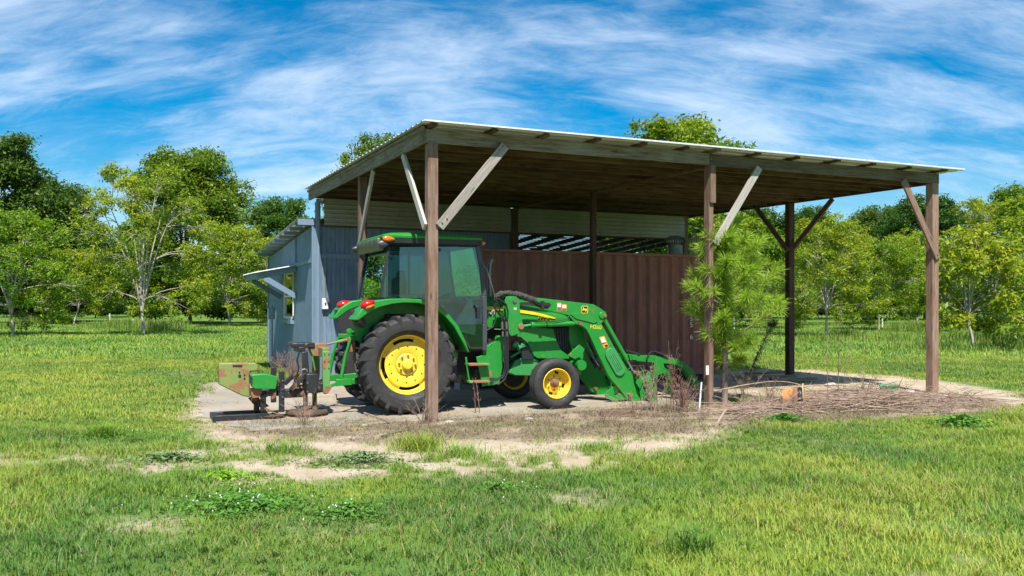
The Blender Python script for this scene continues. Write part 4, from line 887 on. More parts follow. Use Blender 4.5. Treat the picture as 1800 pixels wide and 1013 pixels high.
# grapple fork on the loader
gr = empty('grapple_attachment', (TO.x, TO.y, TO.z), TT, 'green hydraulic grapple with curved claws on the loader end, half hidden in dry weeds', 'grapple')
Z6 = lambda L_: [(1040+x/5.627, 560+y/5.627) for x, y in L_]
claw = Z6([(370, 355), (540, 370), (640, 368), (740, 378), (840, 400), (905, 430), (960, 470), (1010, 525), (1040, 580), (1065, 640), (1080, 685), (1050, 690), (1020, 655), (985, 600), (960, 562), (900, 485), (850, 462), (780, 450), (640, 440), (530, 430), (380, 415)])
for wv in (-.32, -.18, .34, .48):
    obj('claw', MB().prism(TP(claw, -.32), wv, wv+.022), M_green, gr, .004)
obj('claw_tube', MB().beam((*T(*Z6([(420, 385)])[0], -.32)[:1], -.34, T(*Z6([(420, 385)])[0], -.32)[1]), (T(*Z6([(420, 385)])[0], -.32)[0], .52, T(*Z6([(420, 385)])[0], -.32)[1]), .09, .09), M_green, gr, .006)
obj('claw_brace', MB().prism(TP(Z6([(880, 455), (960, 480), (1040, 590), (1070, 680), (1000, 700), (960, 640), (900, 540)]), -.32), -.158, .338), M_dark, gr)
backf = Z6([(560, 520), (585, 540), (580, 690), (545, 800), (500, 850), (470, 700), (520, 600)])
for wv in (-.86, -.45, .0, .45, .84):
    obj('tine', MB().prism(TP(Z6([(500, 640), (545, 620), (560, 700), (570, 800), (620, 850), (900, 870), (900, 885), (560, 885), (500, 840)]), -.6), wv, wv+.03), M_green, gr, .004)
for poly, w0, w1 in ((Z6([(630, 380), (700, 390), (720, 480), (770, 520), (700, 545), (660, 560), (640, 640), (645, 800), (615, 810), (610, 560)]), -.60, -.575), (Z6([(690, 500), (770, 505), (790, 640), (800, 740), (720, 735), (740, 600)]), -.44, -.42), (backf, -.62, -.60), (Z6([(460, 560), (520, 600), (480, 700), (440, 640)]), -.66, -.64)):
    obj('side_plate', MB().prism(TP(poly, w0), w0, w1), M_green, gr, .004)
    obj('side_plate', MB().prism(TP(poly, w0), -w0-.025, -w0), M_green, gr, .004)
uA, zA = T(*Z6([(520, 640)])[0], -.6); obj('crossbeam', MB().beam((uA, -.86, zA), (uA, .86, zA), .09, .09).beam((uA, -.86, .10), (uA, .86, .10), .09, .10), M_green, gr, .006)
obj('grapple_cylinder', MB().tube([P3(*p, -.30) for p in Z6([(330, 320), (470, 360)])], .03, 12), M_hose, gr); obj('grapple_cylinder', MB().tube([P3(*p, -.30) for p in Z6([(620, 335), (760, 375)])], .032, 12), M_hose, gr)
obj('grapple_hoses', MB().tube([P3(*p, -.34) for p in Z6([(560, 480), (545, 400), (570, 340), (610, 325), (660, 345), (760, 380)])], .014, 8).tube([P3(*p, -.36) for p in Z6([(350, 540), (365, 500), (400, 470), (520, 470)])], .012, 6), M_hose, gr)
lk = MB().beam(P3(1098, 660, -.5), P3(1125, 688, -.5), .04, .07, (0, 1, 0)).beam(P3(1098, 660, .45), P3(1125, 688, .45), .04, .07, (0, 1, 0)); obj('link_arm', lk, M_rust, gr, .004)
obj('small_bracket', MB().prism(TP(Z6([(120, 740), (200, 670), (215, 760), (300, 740), (340, 800), (220, 815), (130, 790)]), -.58), -.62, -.60), M_green, gr, .003)
# three point hitch ---------------------------------------------
for s_ in (-1, 1):
    def H_(px, py, w0=.42): u, z = T(px, py, -.42); return (u, s_*w0, z)
    da = obj('draft_arm', MB().beam(H_(618, 671), H_(590, 673), .05, .10).beam(H_(598, 672), H_(572, 682), .035, .05).beam(H_(618, 671), (.05, s_*.35, .55), .04, .08), M_green, tr, .006)
    obj('lift_link', MB().tube([H_(600, 664), H_(607, 626)], .028, 10).tube([H_(607, 626), H_(616, 596)], .02, 8), M_green, da)
    obj('lift_arm', MB().beam(H_(616, 594), (-.15, s_*.38, 1.12), .04, .07), M_green, tr, .006)
obj('rockshaft', MB().tube([(-.22, -.45, 1.14), (-.22, .45, 1.14)], .07, 14).box((-.22, 0, 1.05), (.4, .5, .3)), M_dark, tr)
obj('spool_block', MB().box(P3(617.5, 606, -.35), (.10, .10, .22)), M_rust, tr, .006)
obj('top_link', MB().tube([P3(628, 594, -.12), P3(594, 601, -.12)], .028, 10).tube([P3(594, 601, -.12), P3(574, 606, -.12)], .015, 8), M_green_old, tr)
obj('bracket_ball', MB().lathe([(.001, -.04), (.04, -.035), (.05, 0), (.04, .035), (.001, .04)], P3(614, 583, -.30), 12).tube([P3(614, 583, -.3), P3(632, 590, -.3)], .03, 8), M_green, tr)

# ------------------------------------------------------------ implement on the quick coupler
M_rustd = m_paint('dark_rusty_steel', (.07, .045, .03), .85, .5, (.16, .10, .06), rust=.25, scale=9)
Z3 = lambda L_: [(370+x/5.96, 590+y/5.96) for x, y in L_]
im = empty('mounted_implement', (TO.x, TO.y, TO.z), TT, 'black steel frame implement on a green quick coupler behind the tractor', 'implement')
NW = -.42
def ip(poly, w0, w1, ref=NW): return MB().prism(TP(Z3(poly), ref), w0, w1)
qc = obj('quick_coupler', ip([(1175, 165), (1250, 165), (1256, 400), (1245, 560), (1200, 620), (1175, 590)], -.43, -.36).prism(TP(Z3([(1175, 165), (1250, 165), (1256, 400), (1245, 560), (1200, 620), (1175, 590)]), NW), .36, .43)
         .beam(P3(*Z3([(1210, 180)])[0], NW), (T(*Z3([(1210, 180)])[0], NW)[0], .42, T(*Z3([(1210, 180)])[0], NW)[1]), .10, .14), M_green_old, im, .008)
cb = MB(); 
for z in (190, 265, 335): 
    for x in (1192, 1238): cb.lathe([(.001, -.444), (.010, -.444), (.010, -.43)], (T(*Z3([(x, z)])[0], NW)[0], 0, T(*Z3([(x, z)])[0], NW)[1]), 6)
obj('coupler_bolts', cb, M_rust, qc)
obj('coupler_hook', ip([(1030, 130), (1110, 80), (1200, 80), (1200, 210), (1110, 215), (1060, 215)], -.10, .10, 0), M_green_old, qc, .008)
obj('latch', ip([(1195, 590), (1215, 540), (1260, 520), (1262, 545), (1225, 605), (1200, 615)], -.47, -.44), M_rust, qc, .004)
obj('tool_bar', MB().beam(P3(*Z3([(975, 105)])[0], NW+.3), (T(*Z3([(975, 105)])[0], NW+.3)[0], .30, T(*Z3([(975, 105)])[0], NW+.3)[1]), .34, .07).beam(P3(*Z3([(960, 150)])[0], -.15), (T(*Z3([(960, 150)])[0], -.15)[0], .30, T(*Z3([(960, 150)])[0], -.15)[1]), .10, .08), M_black, im, .01)
for wv in (-.20, .0): obj('upright', MB().beam(P3(*Z3([(985, 170)])[0], wv-.05), P3(*Z3([(1000, 400)])[0], wv-.05), .05, .09, (1, 0, 0)), M_black, im, .01)
obj('weight_block', ip([(1000, 400), (1128, 400), (1132, 480), (1172, 480), (1178, 590), (1100, 605), (1000, 600)], -.46, -.16), M_black, im, .012)
for x in (995, 1090): obj('foot', MB().beam(P3(*Z3([(x, 600)])[0], -.30), P3(*Z3([(x, 775)])[0], -.30), .06, .06, (1, 0, 0)), M_rustd, im, .004)
obj('crossbar', MB().beam(P3(*Z3([(775, 610)])[0], -.2), P3(*Z3([(1000, 600)])[0], -.2), .10, .12), M_black, im, .01)
for (x, y0_, y1_, wv) in ((745, 375, 800, -.46), (660, 330, 700, .02), (482, 640, 790, -.25), (552, 575, 790, -.46)):
    obj('upright', MB().beam(P3(*Z3([(x, y0_)])[0], wv), P3(*Z3([(x, y1_)])[0], wv), .07, .075, (1, 0, 0)), M_black, im, .006)
for a, b, wv in (((775, 510), (900, 385), -.1), ((840, 570), (1015, 385), -.30), ((530, 655), (715, 530), -.50)): obj('diagonal_brace', MB().beam(P3(*Z3([a])[0], wv), P3(*Z3([b])[0], wv), .06, .075, (0, 1, 0)), M_black, im, .006)
obj('rust_plate', MB().beam(P3(*Z3([(560, 760)])[0], -.40), P3(*Z3([(770, 850)])[0], -.40), .22, .012, (0, 0, 1)), M_rust, im, .003)
obj('lower_disc', MB().lathe([(.001, 0), (.30, .0), (.31, .02), (.30, .05), (.001, .06)], (T(*Z3([(1010, 812)])[0], -.3)[0], -.30, .02), 28, 'z').lathe([(.001, 0), (.16, 0), (.17, .02), (.001, .05)], (T(*Z3([(640, 890)])[0], -.4)[0], -.44, .02), 18, 'z'), M_rustd, im)
ch_ = MB(); rch = random.Random(4)
for k in range(34):
    a = P3(*Z3([(880+rch.random()*110, 400+rch.random()*150)])[0], -.15-.1*rch.random()); ch_.tube([(a[0]+.028*math.cos(q), a[1]+.01*math.sin(q*2), a[2]+.028*math.sin(q)) for q in [2*PI*i/8 for i in range(9)]], .006, 5)
obj('chain', ch_, M_rust, im)
obj('side_bar', MB().beam((T(455, 712, .25)[0], .22, .30), (T(540, 700, .25)[0], .22, .30), .08, .10), M_black, im, .006)
bm_ = MB()
for x, y, wv in ((1010, 495, -.463), (1160, 500, -.463), (1010, 585, -.463), (1160, 570, -.463), (745, 470, -.50), (745, 560, -.50), (745, 640, -.50), (552, 640, -.50)):
    u_, z_ = T(*Z3([(x, y)])[0], NW); obj('bolt', MB().lathe([(.001, wv-.012), (.013, wv-.012), (.015, wv)], (u_, 0, z_), 6), M_steelgrey, im)
obj('winch_hook', MB().lathe([(.001, -.50), (.035, -.49), (.045, -.46), (.03, -.455)], (T(*Z3([(1135, 555)])[0], NW)[0], 0, T(*Z3([(1135, 555)])[0], NW)[1]), 16), M_black, im)
obj('clevis', MB().tube([P3(*p, -.35) for p in Z3([(955, 385), (960, 360), (985, 352), (1010, 362), (1015, 385)])], .014, 8), M_steelgrey, im)
obj('gusset', ip([(775, 620), (775, 520), (840, 620)], -.47, -.455).prism(TP(Z3([(775, 300), (775, 400), (700, 400)]), NW), -.455, -.45) if False else ip([(775, 640), (775, 560), (845, 640)], -.47, -.455), M_black, im)
obj('implement_hose', MB().tube([P3(*p, -.25) for p in Z3([(930, 180), (905, 260), (925, 330), (910, 400), (880, 470), (900, 520)])], .013, 8), M_hose, im)
obj('lower_plate', ip([(405, 665), (440, 650), (505, 665), (560, 690), (630, 750), (560, 770), (470, 740)], -.30, -.27), M_rustd, im, .004)
# skid
a0 = T(*Z3([(20, 880)])[0], -.50)[0]; a1 = T(*Z3([(610, 860)])[0], -.5)[0]
obj('skid_frame', MB().box(((a0+a1)/2, -.50, .045), (a1-a0, .08, .07)).box(((a0+a1)/2, -.05, .045), (a1-a0, .08, .07)).box((a0+.04, -.275, .045), (.08, .368, .07)).box((a1-.04, -.275, .045), (.08, .368, .07)), M_black, im, .006)
# weights carried on the implement
wt = ip([(90, 300), (105, 290), (478, 290), (500, 330), (505, 375), (425, 378), (412, 400), (418, 648), (385, 645), (330, 632), (90, 515)], -.40, -.22)
wo = obj('suitcase_weight', wt, M_green_rust, im, .015)
wh = MB()
for x, y, r in ((305, 387, .012), (307, 425, .022), (358, 415, .012), (358, 450, .012)): wh.lathe([(.001, -.408), (r, -.408), (r, -.40)], (T(*Z3([(x, y)])[0], NW)[0], 0, T(*Z3([(x, y)])[0], NW)[1]), 12)
wh.prism(TP(Z3([(235, 310), (335, 310), (335, 328), (235, 328)]), NW), -.406, -.40); obj('weight_holes', wh, M_dark, wo)
bx = ip([(405, 400), (560, 392), (690, 425), (662, 550), (590, 552), (450, 548), (420, 530)], -.62, -.40)
bo_ = obj('green_tool_box', bx, M_green, im, .01); obj('box_opening', MB().prism(TP(Z3([(405, 415), (440, 440), (440, 510), (412, 500)]), -.62), -.626, -.615), M_dark, bo_)
obj('box_bracket', ip([(412, 545), (530, 552), (520, 600), (500, 640), (430, 650), (412, 620)], -.55, -.42), M_rust, im, .004)
obj('end_cap', ip([(645, 430), (690, 425), (712, 460), (705, 500), (665, 548)], -.55, -.50), M_rust, im, .004)
# ------------------------------------------------------------ trees
M_leaf_a = m_leafy('pecan_leaves', (.10, .19, .018), (.22, .33, .022), (.42, .45, .03), .45, .45)
M_leaf_b = m_leafy('dark_pecan_leaves', (.035, .085, .016), (.075, .15, .02), (.15, .23, .03), .45, .40)
M_leaf_c = m_leafy('mid_green_leaves', (.065, .14, .014), (.14, .25, .02), (.27, .36, .03), .45, .42)
def m_bark(name, a, b2):
    m, N, L, b = newmat(name); t = NT(N, L); n = t.noise(t.coord('Object', (1, 1, .25)), 9, 6, .65)
    L.new(t.mix(t.rng(n, .3, .7), a, b2), b.inputs['Base Color']); b.inputs['Roughness'].default_value = .9; t.bump(n, .5, .02, b); return m
M_bark = m_bark('pale_bark', (.24, .21, .17), (.52, .48, .42)); M_barkd = m_bark('dark_bark', (.07, .055, .04), (.16, .13, .10))
def bez(a, b, c, n): return [a*(1-t)**2+b*2*t*(1-t)+c*t*t for t in [i/n for i in range(n+1)]]
def tubes_np(paths, sides=5):
    V = []; F = []; off = 0
    for P, r in paths:
        P = np.array(P); r = np.array(r); m = len(P); t = np.gradient(P, axis=0); t /= np.linalg.norm(t, axis=1)[:, None]+1e-9
        ref = np.where(np.abs(t[:, 2:3]) < .9, np.array([[0, 0, 1.]]), np.array([[1., 0, 0]])); ref = np.repeat(ref[:1], m, 0)
        x = np.cross(t, ref); x /= np.linalg.norm(x, axis=1)[:, None]+1e-9; y = np.cross(t, x)
        q = np.arange(sides)*2*PI/sides
        v = P[:, None]+(x[:, None]*np.cos(q)[None, :, None]+y[:, None]*np.sin(q)[None, :, None])*r[:, None, None]
        V.append(v.reshape(-1, 3)); i = np.arange(m-1)[:, None]*sides; k = np.arange(sides)[None, :]
        F.append(np.stack([i+k, i+(k+1) % sides, i+sides+(k+1) % sides, i+sides+k], -1).reshape(-1, 4)+off); off += m*sides
    return np.concatenate(V), np.concatenate(F)
def leaf_quads(c, r, L0, W0, droop=.4):
    n = len(c); d = r.normal(0, 1, (n, 3)); d[:, 2] = d[:, 2]*.55-droop; d /= np.linalg.norm(d, axis=1)[:, None]
    up = r.normal(0, .55, (n, 3))+np.array([0, -.15, 1]); s = np.cross(d, up); s /= np.linalg.norm(s, axis=1)[:, None]+1e-9
    l = L0*(.6+.8*r.random(n))[:, None]; w_ = W0*(.6+.8*r.random(n))[:, None]; nrm = np.cross(s, d)
    v = np.stack([c, c+d*l*.5+s*w_*.5+nrm*l*.08, c+d*l-nrm*l*.06, c+d*l*.5-s*w_*.5+nrm*l*.08], 1)
    return v.reshape(-1, 3), np.arange(n*4).reshape(n, 4)
_tm = {}
def tree_mesh(key, seed, H, W, trunk, lobes, cl_per, lv_per, leafL, leafW, lobe_r, cl_r, base=.18, top_shape=.75, hue=(.5, .25), sparse=0.0):
    """Trunk and limbs reach into leafy lobes that fill an uneven envelope of height H and width W."""
    r = np.random.default_rng(seed); rr = random.Random(seed); paths = []; cl = []; chue = []
    def V(*a): return np.array(a, float)
    top = V(rr.uniform(-.05, .05)*W, rr.uniform(-.05, .05)*W, trunk)
    lean = V(rr.uniform(-.03, .03)*H, rr.uniform(-.03, .03)*H, 0)
    R0 = .0080*H+.018
    paths.append((bez(V(0, 0, -.15), V(*(lean[:2]*.3), trunk*.5), top, 6), np.linspace(R0*1.25, R0*.85, 7)))
    nmain = max(4, lobes//4); mains = []
    for i in range(nmain):
        a = 2*PI*(i+rr.random()*.6)/nmain; e = rr.uniform(.15, .75) if i else .05; rad = W*.30*e; hh = trunk+(H-trunk)*rr.uniform(.45, .70)
        end = V(math.cos(a)*rad+top[0], math.sin(a)*rad+top[1], hh); mid = top+(end-top)*V(.35, .35, .5)+V(0, 0, .05*H)
        P = bez(top, mid, end, 7); rs = np.linspace(R0*.62, R0*.28, 8); paths.append((P, rs)); mains.append(P)
    for k in range(lobes):
        # a place in the envelope: egg shaped, uneven
        u = (k+.5)/lobes; zf = base+(1-base)*(u**.85); a = k*2.399+rr.random()*.8
        prof = math.sin(PI*min(1, (.16+.84*(1-zf)**top_shape)))**.6 if zf > .45 else (.72+.28*(zf-base)/(.45-base+1e-6))
        rad = W/2*prof*rr.uniform(.55, .98)*(1-.5*max(0, zf-.5)/.5); zc = H*zf-lobe_r*.5*(zf > .8)
        c = V(math.cos(a)*rad, math.sin(a)*rad, zc+rr.uniform(-.04, .04)*H); lr = lobe_r*rr.uniform(.5, 1.3)
        mp = min(mains, key=lambda P: min(np.linalg.norm(q-c+V(0, 0, .8)) for q in P[2:])); q = min(mp[1:], key=lambda q: np.linalg.norm(q-c+V(0, 0, .9)))
        mid = q+(c-q)*V(.5, .5, .35)+V(rr.uniform(-.2, .2), rr.uniform(-.2, .2), .25+.03*H)
        P = bez(q, mid, c, 6); paths.append((P, np.linspace(R0*.30, R0*.12, 7)))
        lh = rr.gauss(0, .13)
        n = int(cl_per*rr.uniform(.6, 1.3)); d = r.normal(0, 1, (n, 3)); d /= np.linalg.norm(d, axis=1)[:, None]; rad_ = lr*(.35+.65*r.random(n)**.5)
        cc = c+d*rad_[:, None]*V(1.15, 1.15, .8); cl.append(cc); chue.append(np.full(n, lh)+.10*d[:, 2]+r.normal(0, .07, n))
        for j in range(min(n, 9)):
            e = cc[j]; m2 = (P[4]+e)/2+V(0, 0, .10); paths.append((bez(P[4], m2, e, 3), np.linspace(R0*.12, R0*.04, 4)))
    cl = np.concatenate(cl); chue = np.concatenate(chue)
    keep = r.random(len(cl)) > sparse; cl = cl[keep]; chue = chue[keep]
    n = len(cl); c = np.repeat(cl, lv_per, 0)+r.normal(0, cl_r, (n*lv_per, 3))*np.array([1, 1, .7])
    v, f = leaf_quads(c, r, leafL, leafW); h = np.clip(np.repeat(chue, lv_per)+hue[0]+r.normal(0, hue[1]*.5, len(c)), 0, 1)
    tv_, tf = tubes_np(paths); return (tv_, tf, v, f, h)
def make_tree(name, x, y, data, leafmat, bark, label, cat='tree', group=None, rz=0, sc=1.0, source=None, dry=.0, narrow=1.0):
    root = empty(name, (x, y, hgt(x, y)), rz, label, cat, group); root.scale = (sc*narrow, sc*narrow, sc)
    if source is not None:
        for ch in source.children:
            c = ch.copy(); C.objects.link(c); c.parent = root
        return root
    tv_, tf, v, f, h = data; t = quick('trunk', tv_, tf, {}, bark, root); t.data.polygons.foreach_set('use_smooth', [True]*len(tf))
    r = np.random.default_rng(5); cr = quick('crown', v, f, {'hue': np.repeat(h, 4), 'dry': np.repeat((r.random(len(h)) < dry)*.6, 4)}, leafmat, root)
    return root
def at(px, Y): return (px-900)/FPX*Y
K = {}
def kind(k, seed, H, W, trunk, **kw):
    K[k] = ((seed, H, W, trunk), kw); return tree_mesh(k, seed, H, W, trunk, **kw)
small = dict(leafL=.18, leafW=.075, cl_r=.15, lobe_r=.82, cl_per=18, lv_per=40)
dA = kind('airy', 11, 9.3, 8.4, 1.15, lobes=40, base=.15, hue=(.52, .35), sparse=.30, **small)
dB = kind('bushy', 12, 6.9, 7.0, 1.0, lobes=44, base=.11, hue=(.50, .35), sparse=.20, **small)
dC = kind('round', 13, 7.2, 6.2, 1.15, lobes=38, base=.13, hue=(.58, .45), sparse=.25, **small)
dD = kind('young', 14, 4.5, 4.2, .95, lobes=26, base=.16, hue=(.56, .35), sparse=.10, leafL=.22, leafW=.085, cl_r=.12, lobe_r=.55, cl_per=16, lv_per=20)
dE = kind('spread', 15, 6.6, 7.4, 1.2, lobes=42, base=.12, hue=(.55, .45), sparse=.25, **small)
big = dict(leafL=.36, leafW=.17, cl_r=.34, lobe_r=1.6, cl_per=30, lv_per=34)
dF = kind('big', 21, 16, 12.5, 2.4, lobes=58, base=.05, hue=(.48, .35), **big)
dG = kind('bigtall', 22, 16.5, 11, 2.2, lobes=54, base=.05, hue=(.5, .35), **big)
dH = kind('roofclose', 23, 10.9, 8.6, 2.0, lobes=44, base=.3, hue=(.38, .35), leafL=.28, leafW=.11, cl_r=.18, lobe_r=.9, cl_per=20, lv_per=24)
src = {}
def plant(k, data, px, Y, leafmat, bark, label, sc=1.0, rz=0, group='pecan trees of the orchard', name='pecan_tree', dry=.02, narrow=1.0):
    first = (k, leafmat.name) not in src
    o = make_tree(name, at(px, Y), Y, data, leafmat, bark, label, 'tree', group, rz, sc, None if first else src[(k, leafmat.name)], dry, narrow)
    if first: src[(k, leafmat.name)] = o
    return o
a_, b_, c_ = M_leaf_a, M_leaf_b, M_leaf_c
plant('airy', dA, 251, 47.5, a_, M_bark, 'airy young pecan with pale bare limbs showing, between the big trees left of the shed', 1.0, .4)
plant('bushy', dB, 22, 46, a_, M_bark, 'bushy pecan at the left edge in front of the tall dark one', 1.0, 1.0)
plant('round', dC, 404, 66, a_, M_bark, 'yellow green pecan nearest the blue shed on its left', 1.10, .3)
plant('round', dC, 478, 82, a_, M_bark, 'yellow green pecan half hidden behind the shed awning', 1.1, 2.3)
plant('spread', dE, 130, 72, a_, M_bark, 'low pecan behind the gap between the two left trees', .95, 2.1)
plant('spread', dE, 330, 84, a_, M_bark, 'low pecan standing behind the right side of the airy one', .9, .9)
plant('big', dF, 335, 74, c_, M_barkd, 'tall leafy tree rising to a point behind the airy pecan', .93, .5, 'tall trees behind the orchard', 'broadleaf_tree')
plant('bigtall', dG, -5, 76, b_, M_barkd, 'tall dark tree filling the upper left edge', 1.0, 0, 'tall trees behind the orchard', 'broadleaf_tree')
plant('big', dF, 88, 84, b_, M_barkd, 'dark tree sloping down to the sky gap right of the leftmost one', .86, 2.0, 'tall trees behind the orchard', 'broadleaf_tree')
plant('bigtall', dG, 492, 108, b_, M_barkd, 'distant dark tree above the blue shed roof', .92, 1.1, 'tall trees behind the orchard', 'broadleaf_tree')
plant('big', dF, 560, 118, b_, M_barkd, 'distant dark tree mostly behind the blue shed roof', .78, 4.0, 'tall trees behind the orchard', 'broadleaf_tree')
for px, Y, s, z, l in ((168, 108, .50, 1.0, 'low dark tree in the gap right of the upper left pair'), (240, 122, .78, 3.0, 'dark tree far behind the airy pecan'), (430, 116, .70, 5.1, 'dark tree far behind the yellow green pecan by the shed'), (40, 118, .9, 2.4, 'dark tree far behind the left edge pecan')):
    plant('big', dF, px, Y, b_, M_barkd, l, s, z, 'tall trees behind the orchard', 'broadleaf_tree')
# over the barn roof
plant('roofclose', dH, 664, 44, c_, M_bark, 'tree whose thin crown tip shows above the left roof edge', .93, .8, narrow=.62)
plant('roofclose', dH, 611, 45, c_, M_bark, 'tree whose small tuft shows above the roof left corner', .80, 2.6, narrow=.5)
plant('roofclose', dH, 1180, 43, a_, M_bark, 'tree with a broad crown showing above the middle of the barn roof', 1.0, 4.2)
plant('roofclose', dH, 1245, 44, a_, M_bark, 'tree with a lower crown above the roof, right of the broad one', .90, 1.5)
# right side orchard
plant('round', dC, 1453, 45, a_, M_bark, 'round pecan with a whitish trunk between the two right posts', .86, 1.9)
plant('bushy', dB, 1545, 57, a_, M_bark, 'dense pecan just left of the right front post', .88, 2.5)
plant('young', dD, 1712, 31.5, a_, M_bark, 'small young pecan right of the barn with its shadow on the grass', .98, .2)
plant('spread', dE, 1850, 38, a_, M_bark, 'yellow green pecan cut by the right edge', 1.0, 2.9)
plant('young', dD, 1762, 66, c_, M_bark, 'small distant pecan seen under the edge tree', 1.25, 1.2)
plant('spread', dE, 1350, 60, a_, M_bark, 'pecan seen behind the pine sapling', .98, 1.6)
plant('round', dC, 1395, 70, a_, M_bark, 'yellowish pecan seen behind the dark middle right post', 1.0, 4.4)
plant('bushy', dB, 1270, 66, a_, M_bark, 'pecan seen past the container end under the roof', 1.0, 5.0)
plant('round', dC, 1500, 76, a_, M_bark, 'pecan crown rising behind the round whitish trunked one', 1.12, .7)
plant('spread', dE, 1610, 72, a_, M_bark, 'pecan crown left of the right post and behind the dense one', 1.15, .2)
plant('bushy', dB, 1660, 62, a_, M_bark, 'pecan behind the right front post', .85, 3.6)
plant('airy', dA, 1745, 55, a_, M_bark, 'thin crowned pecan with tall bare stems right of the barn', .92, 2.2)
plant('round', dC, 1230, 88, a_, M_bark, 'far yellow pecan just above the container roof end', 1.1, 2.9)
for i, (px, Y, s, z) in enumerate(((1330, 92, 1.0, 1.4), (1440, 96, 1.0, 3.3), (1560, 94, .95, 5.2), (1690, 90, .85, 2.7), (1790, 84, 1.1, .5))):
    plant('spread', dE, px, Y, a_, M_bark, 'far orchard pecan in the back row, '+('behind the pine sapling', 'behind the round whitish trunked pecan', 'left of the right front post', 'just right of the right front post', 'at the right edge')[i], s, z, 'far orchard row')
for px, Y, s, z, k, d, l in ((1540, 106, .84, .3, 'bigtall', dG, 'tall dark tree left of the right post near the roof edge'), (1625, 98, .86, 2.9, 'big', dF, 'tall dark tree directly behind the right front post'), (1415, 108, .85, 4.6, 'big', dF, 'dark tree under the roof behind the middle right post'),
                          (1330, 112, .88, 1.7, 'bigtall', dG, 'dark tree above the pine sapling under the roof'), (1800, 82, .80, .6, 'big', dF, 'tall mid green tree at the upper right edge'), (1235, 118, .9, 3.3, 'big', dF, 'distant dark tree behind the container end')):
    plant(k, d, px, Y, b_ if px < 1700 else c_, M_barkd, l, s, z, 'tall trees behind the orchard', 'broadleaf_tree')
# far woodland mass closing the field
def far_wood():
    r = np.random.default_rng(31); n = 5200; x = r.uniform(-150, 150, n); y = 150+r.random(n)*14+8*(fbm(x, x*0, 25, 3)-.5)
    ht = 5+5*fbm(x, x*0, 14, 7); z = ht*r.random(n)**.8
    c = np.repeat(np.stack([x, y, z], 1), 9, 0)+r.normal(0, .9, (n*9, 3)); c[:, 2] = np.maximum(c[:, 2], .3)
    v, f = leaf_quads(c, r, 1.5, .8); hh = np.clip(np.repeat(.3+.5*fbm(x, z, 5, 9), 9)+r.normal(0, .12, len(c)), 0, 1)
    o = quick('far_woodland', v, f, {'hue': np.repeat(hh, 4), 'dry': np.zeros(len(v))}, M_leaf_b); tag(o, 'dark belt of woods closing the far side of the field', 'woods', kind='stuff')
far_wood()
# white tree guards
tg = None
for px, py, hpx, l in ((1551, 577, 19, 'white tree guard tube left of the right front post'), (1290, 583, 26, 'white tree guard tube seen beside the pine sapling'), (1422, 556, 10, 'white tree guard tube between the right middle post and the round pecan'), (193, 566, 15, 'white tree guard tube left of the airy pecan trunk'),
                       (234, 574, 14, 'white tree guard tube just left of the airy pecan trunk'), (405, 569, 15, 'white tree guard tube on the yellow green pecan left of the shed')):
    x, Y = G(px, py); h = hpx*Y/FPX
    o = obj('tree_guard', MB().lathe([(.055, 0), (.055, 1), (.048, 1), (.048, 0)], (0, 0, 0), 10, 'z'), M_white); o.location = (x, Y, hgt(x, Y)-.02); o.scale = (1, 1, h)
    tag(o, l, 'tree guard', 'white tree guards in the orchard')
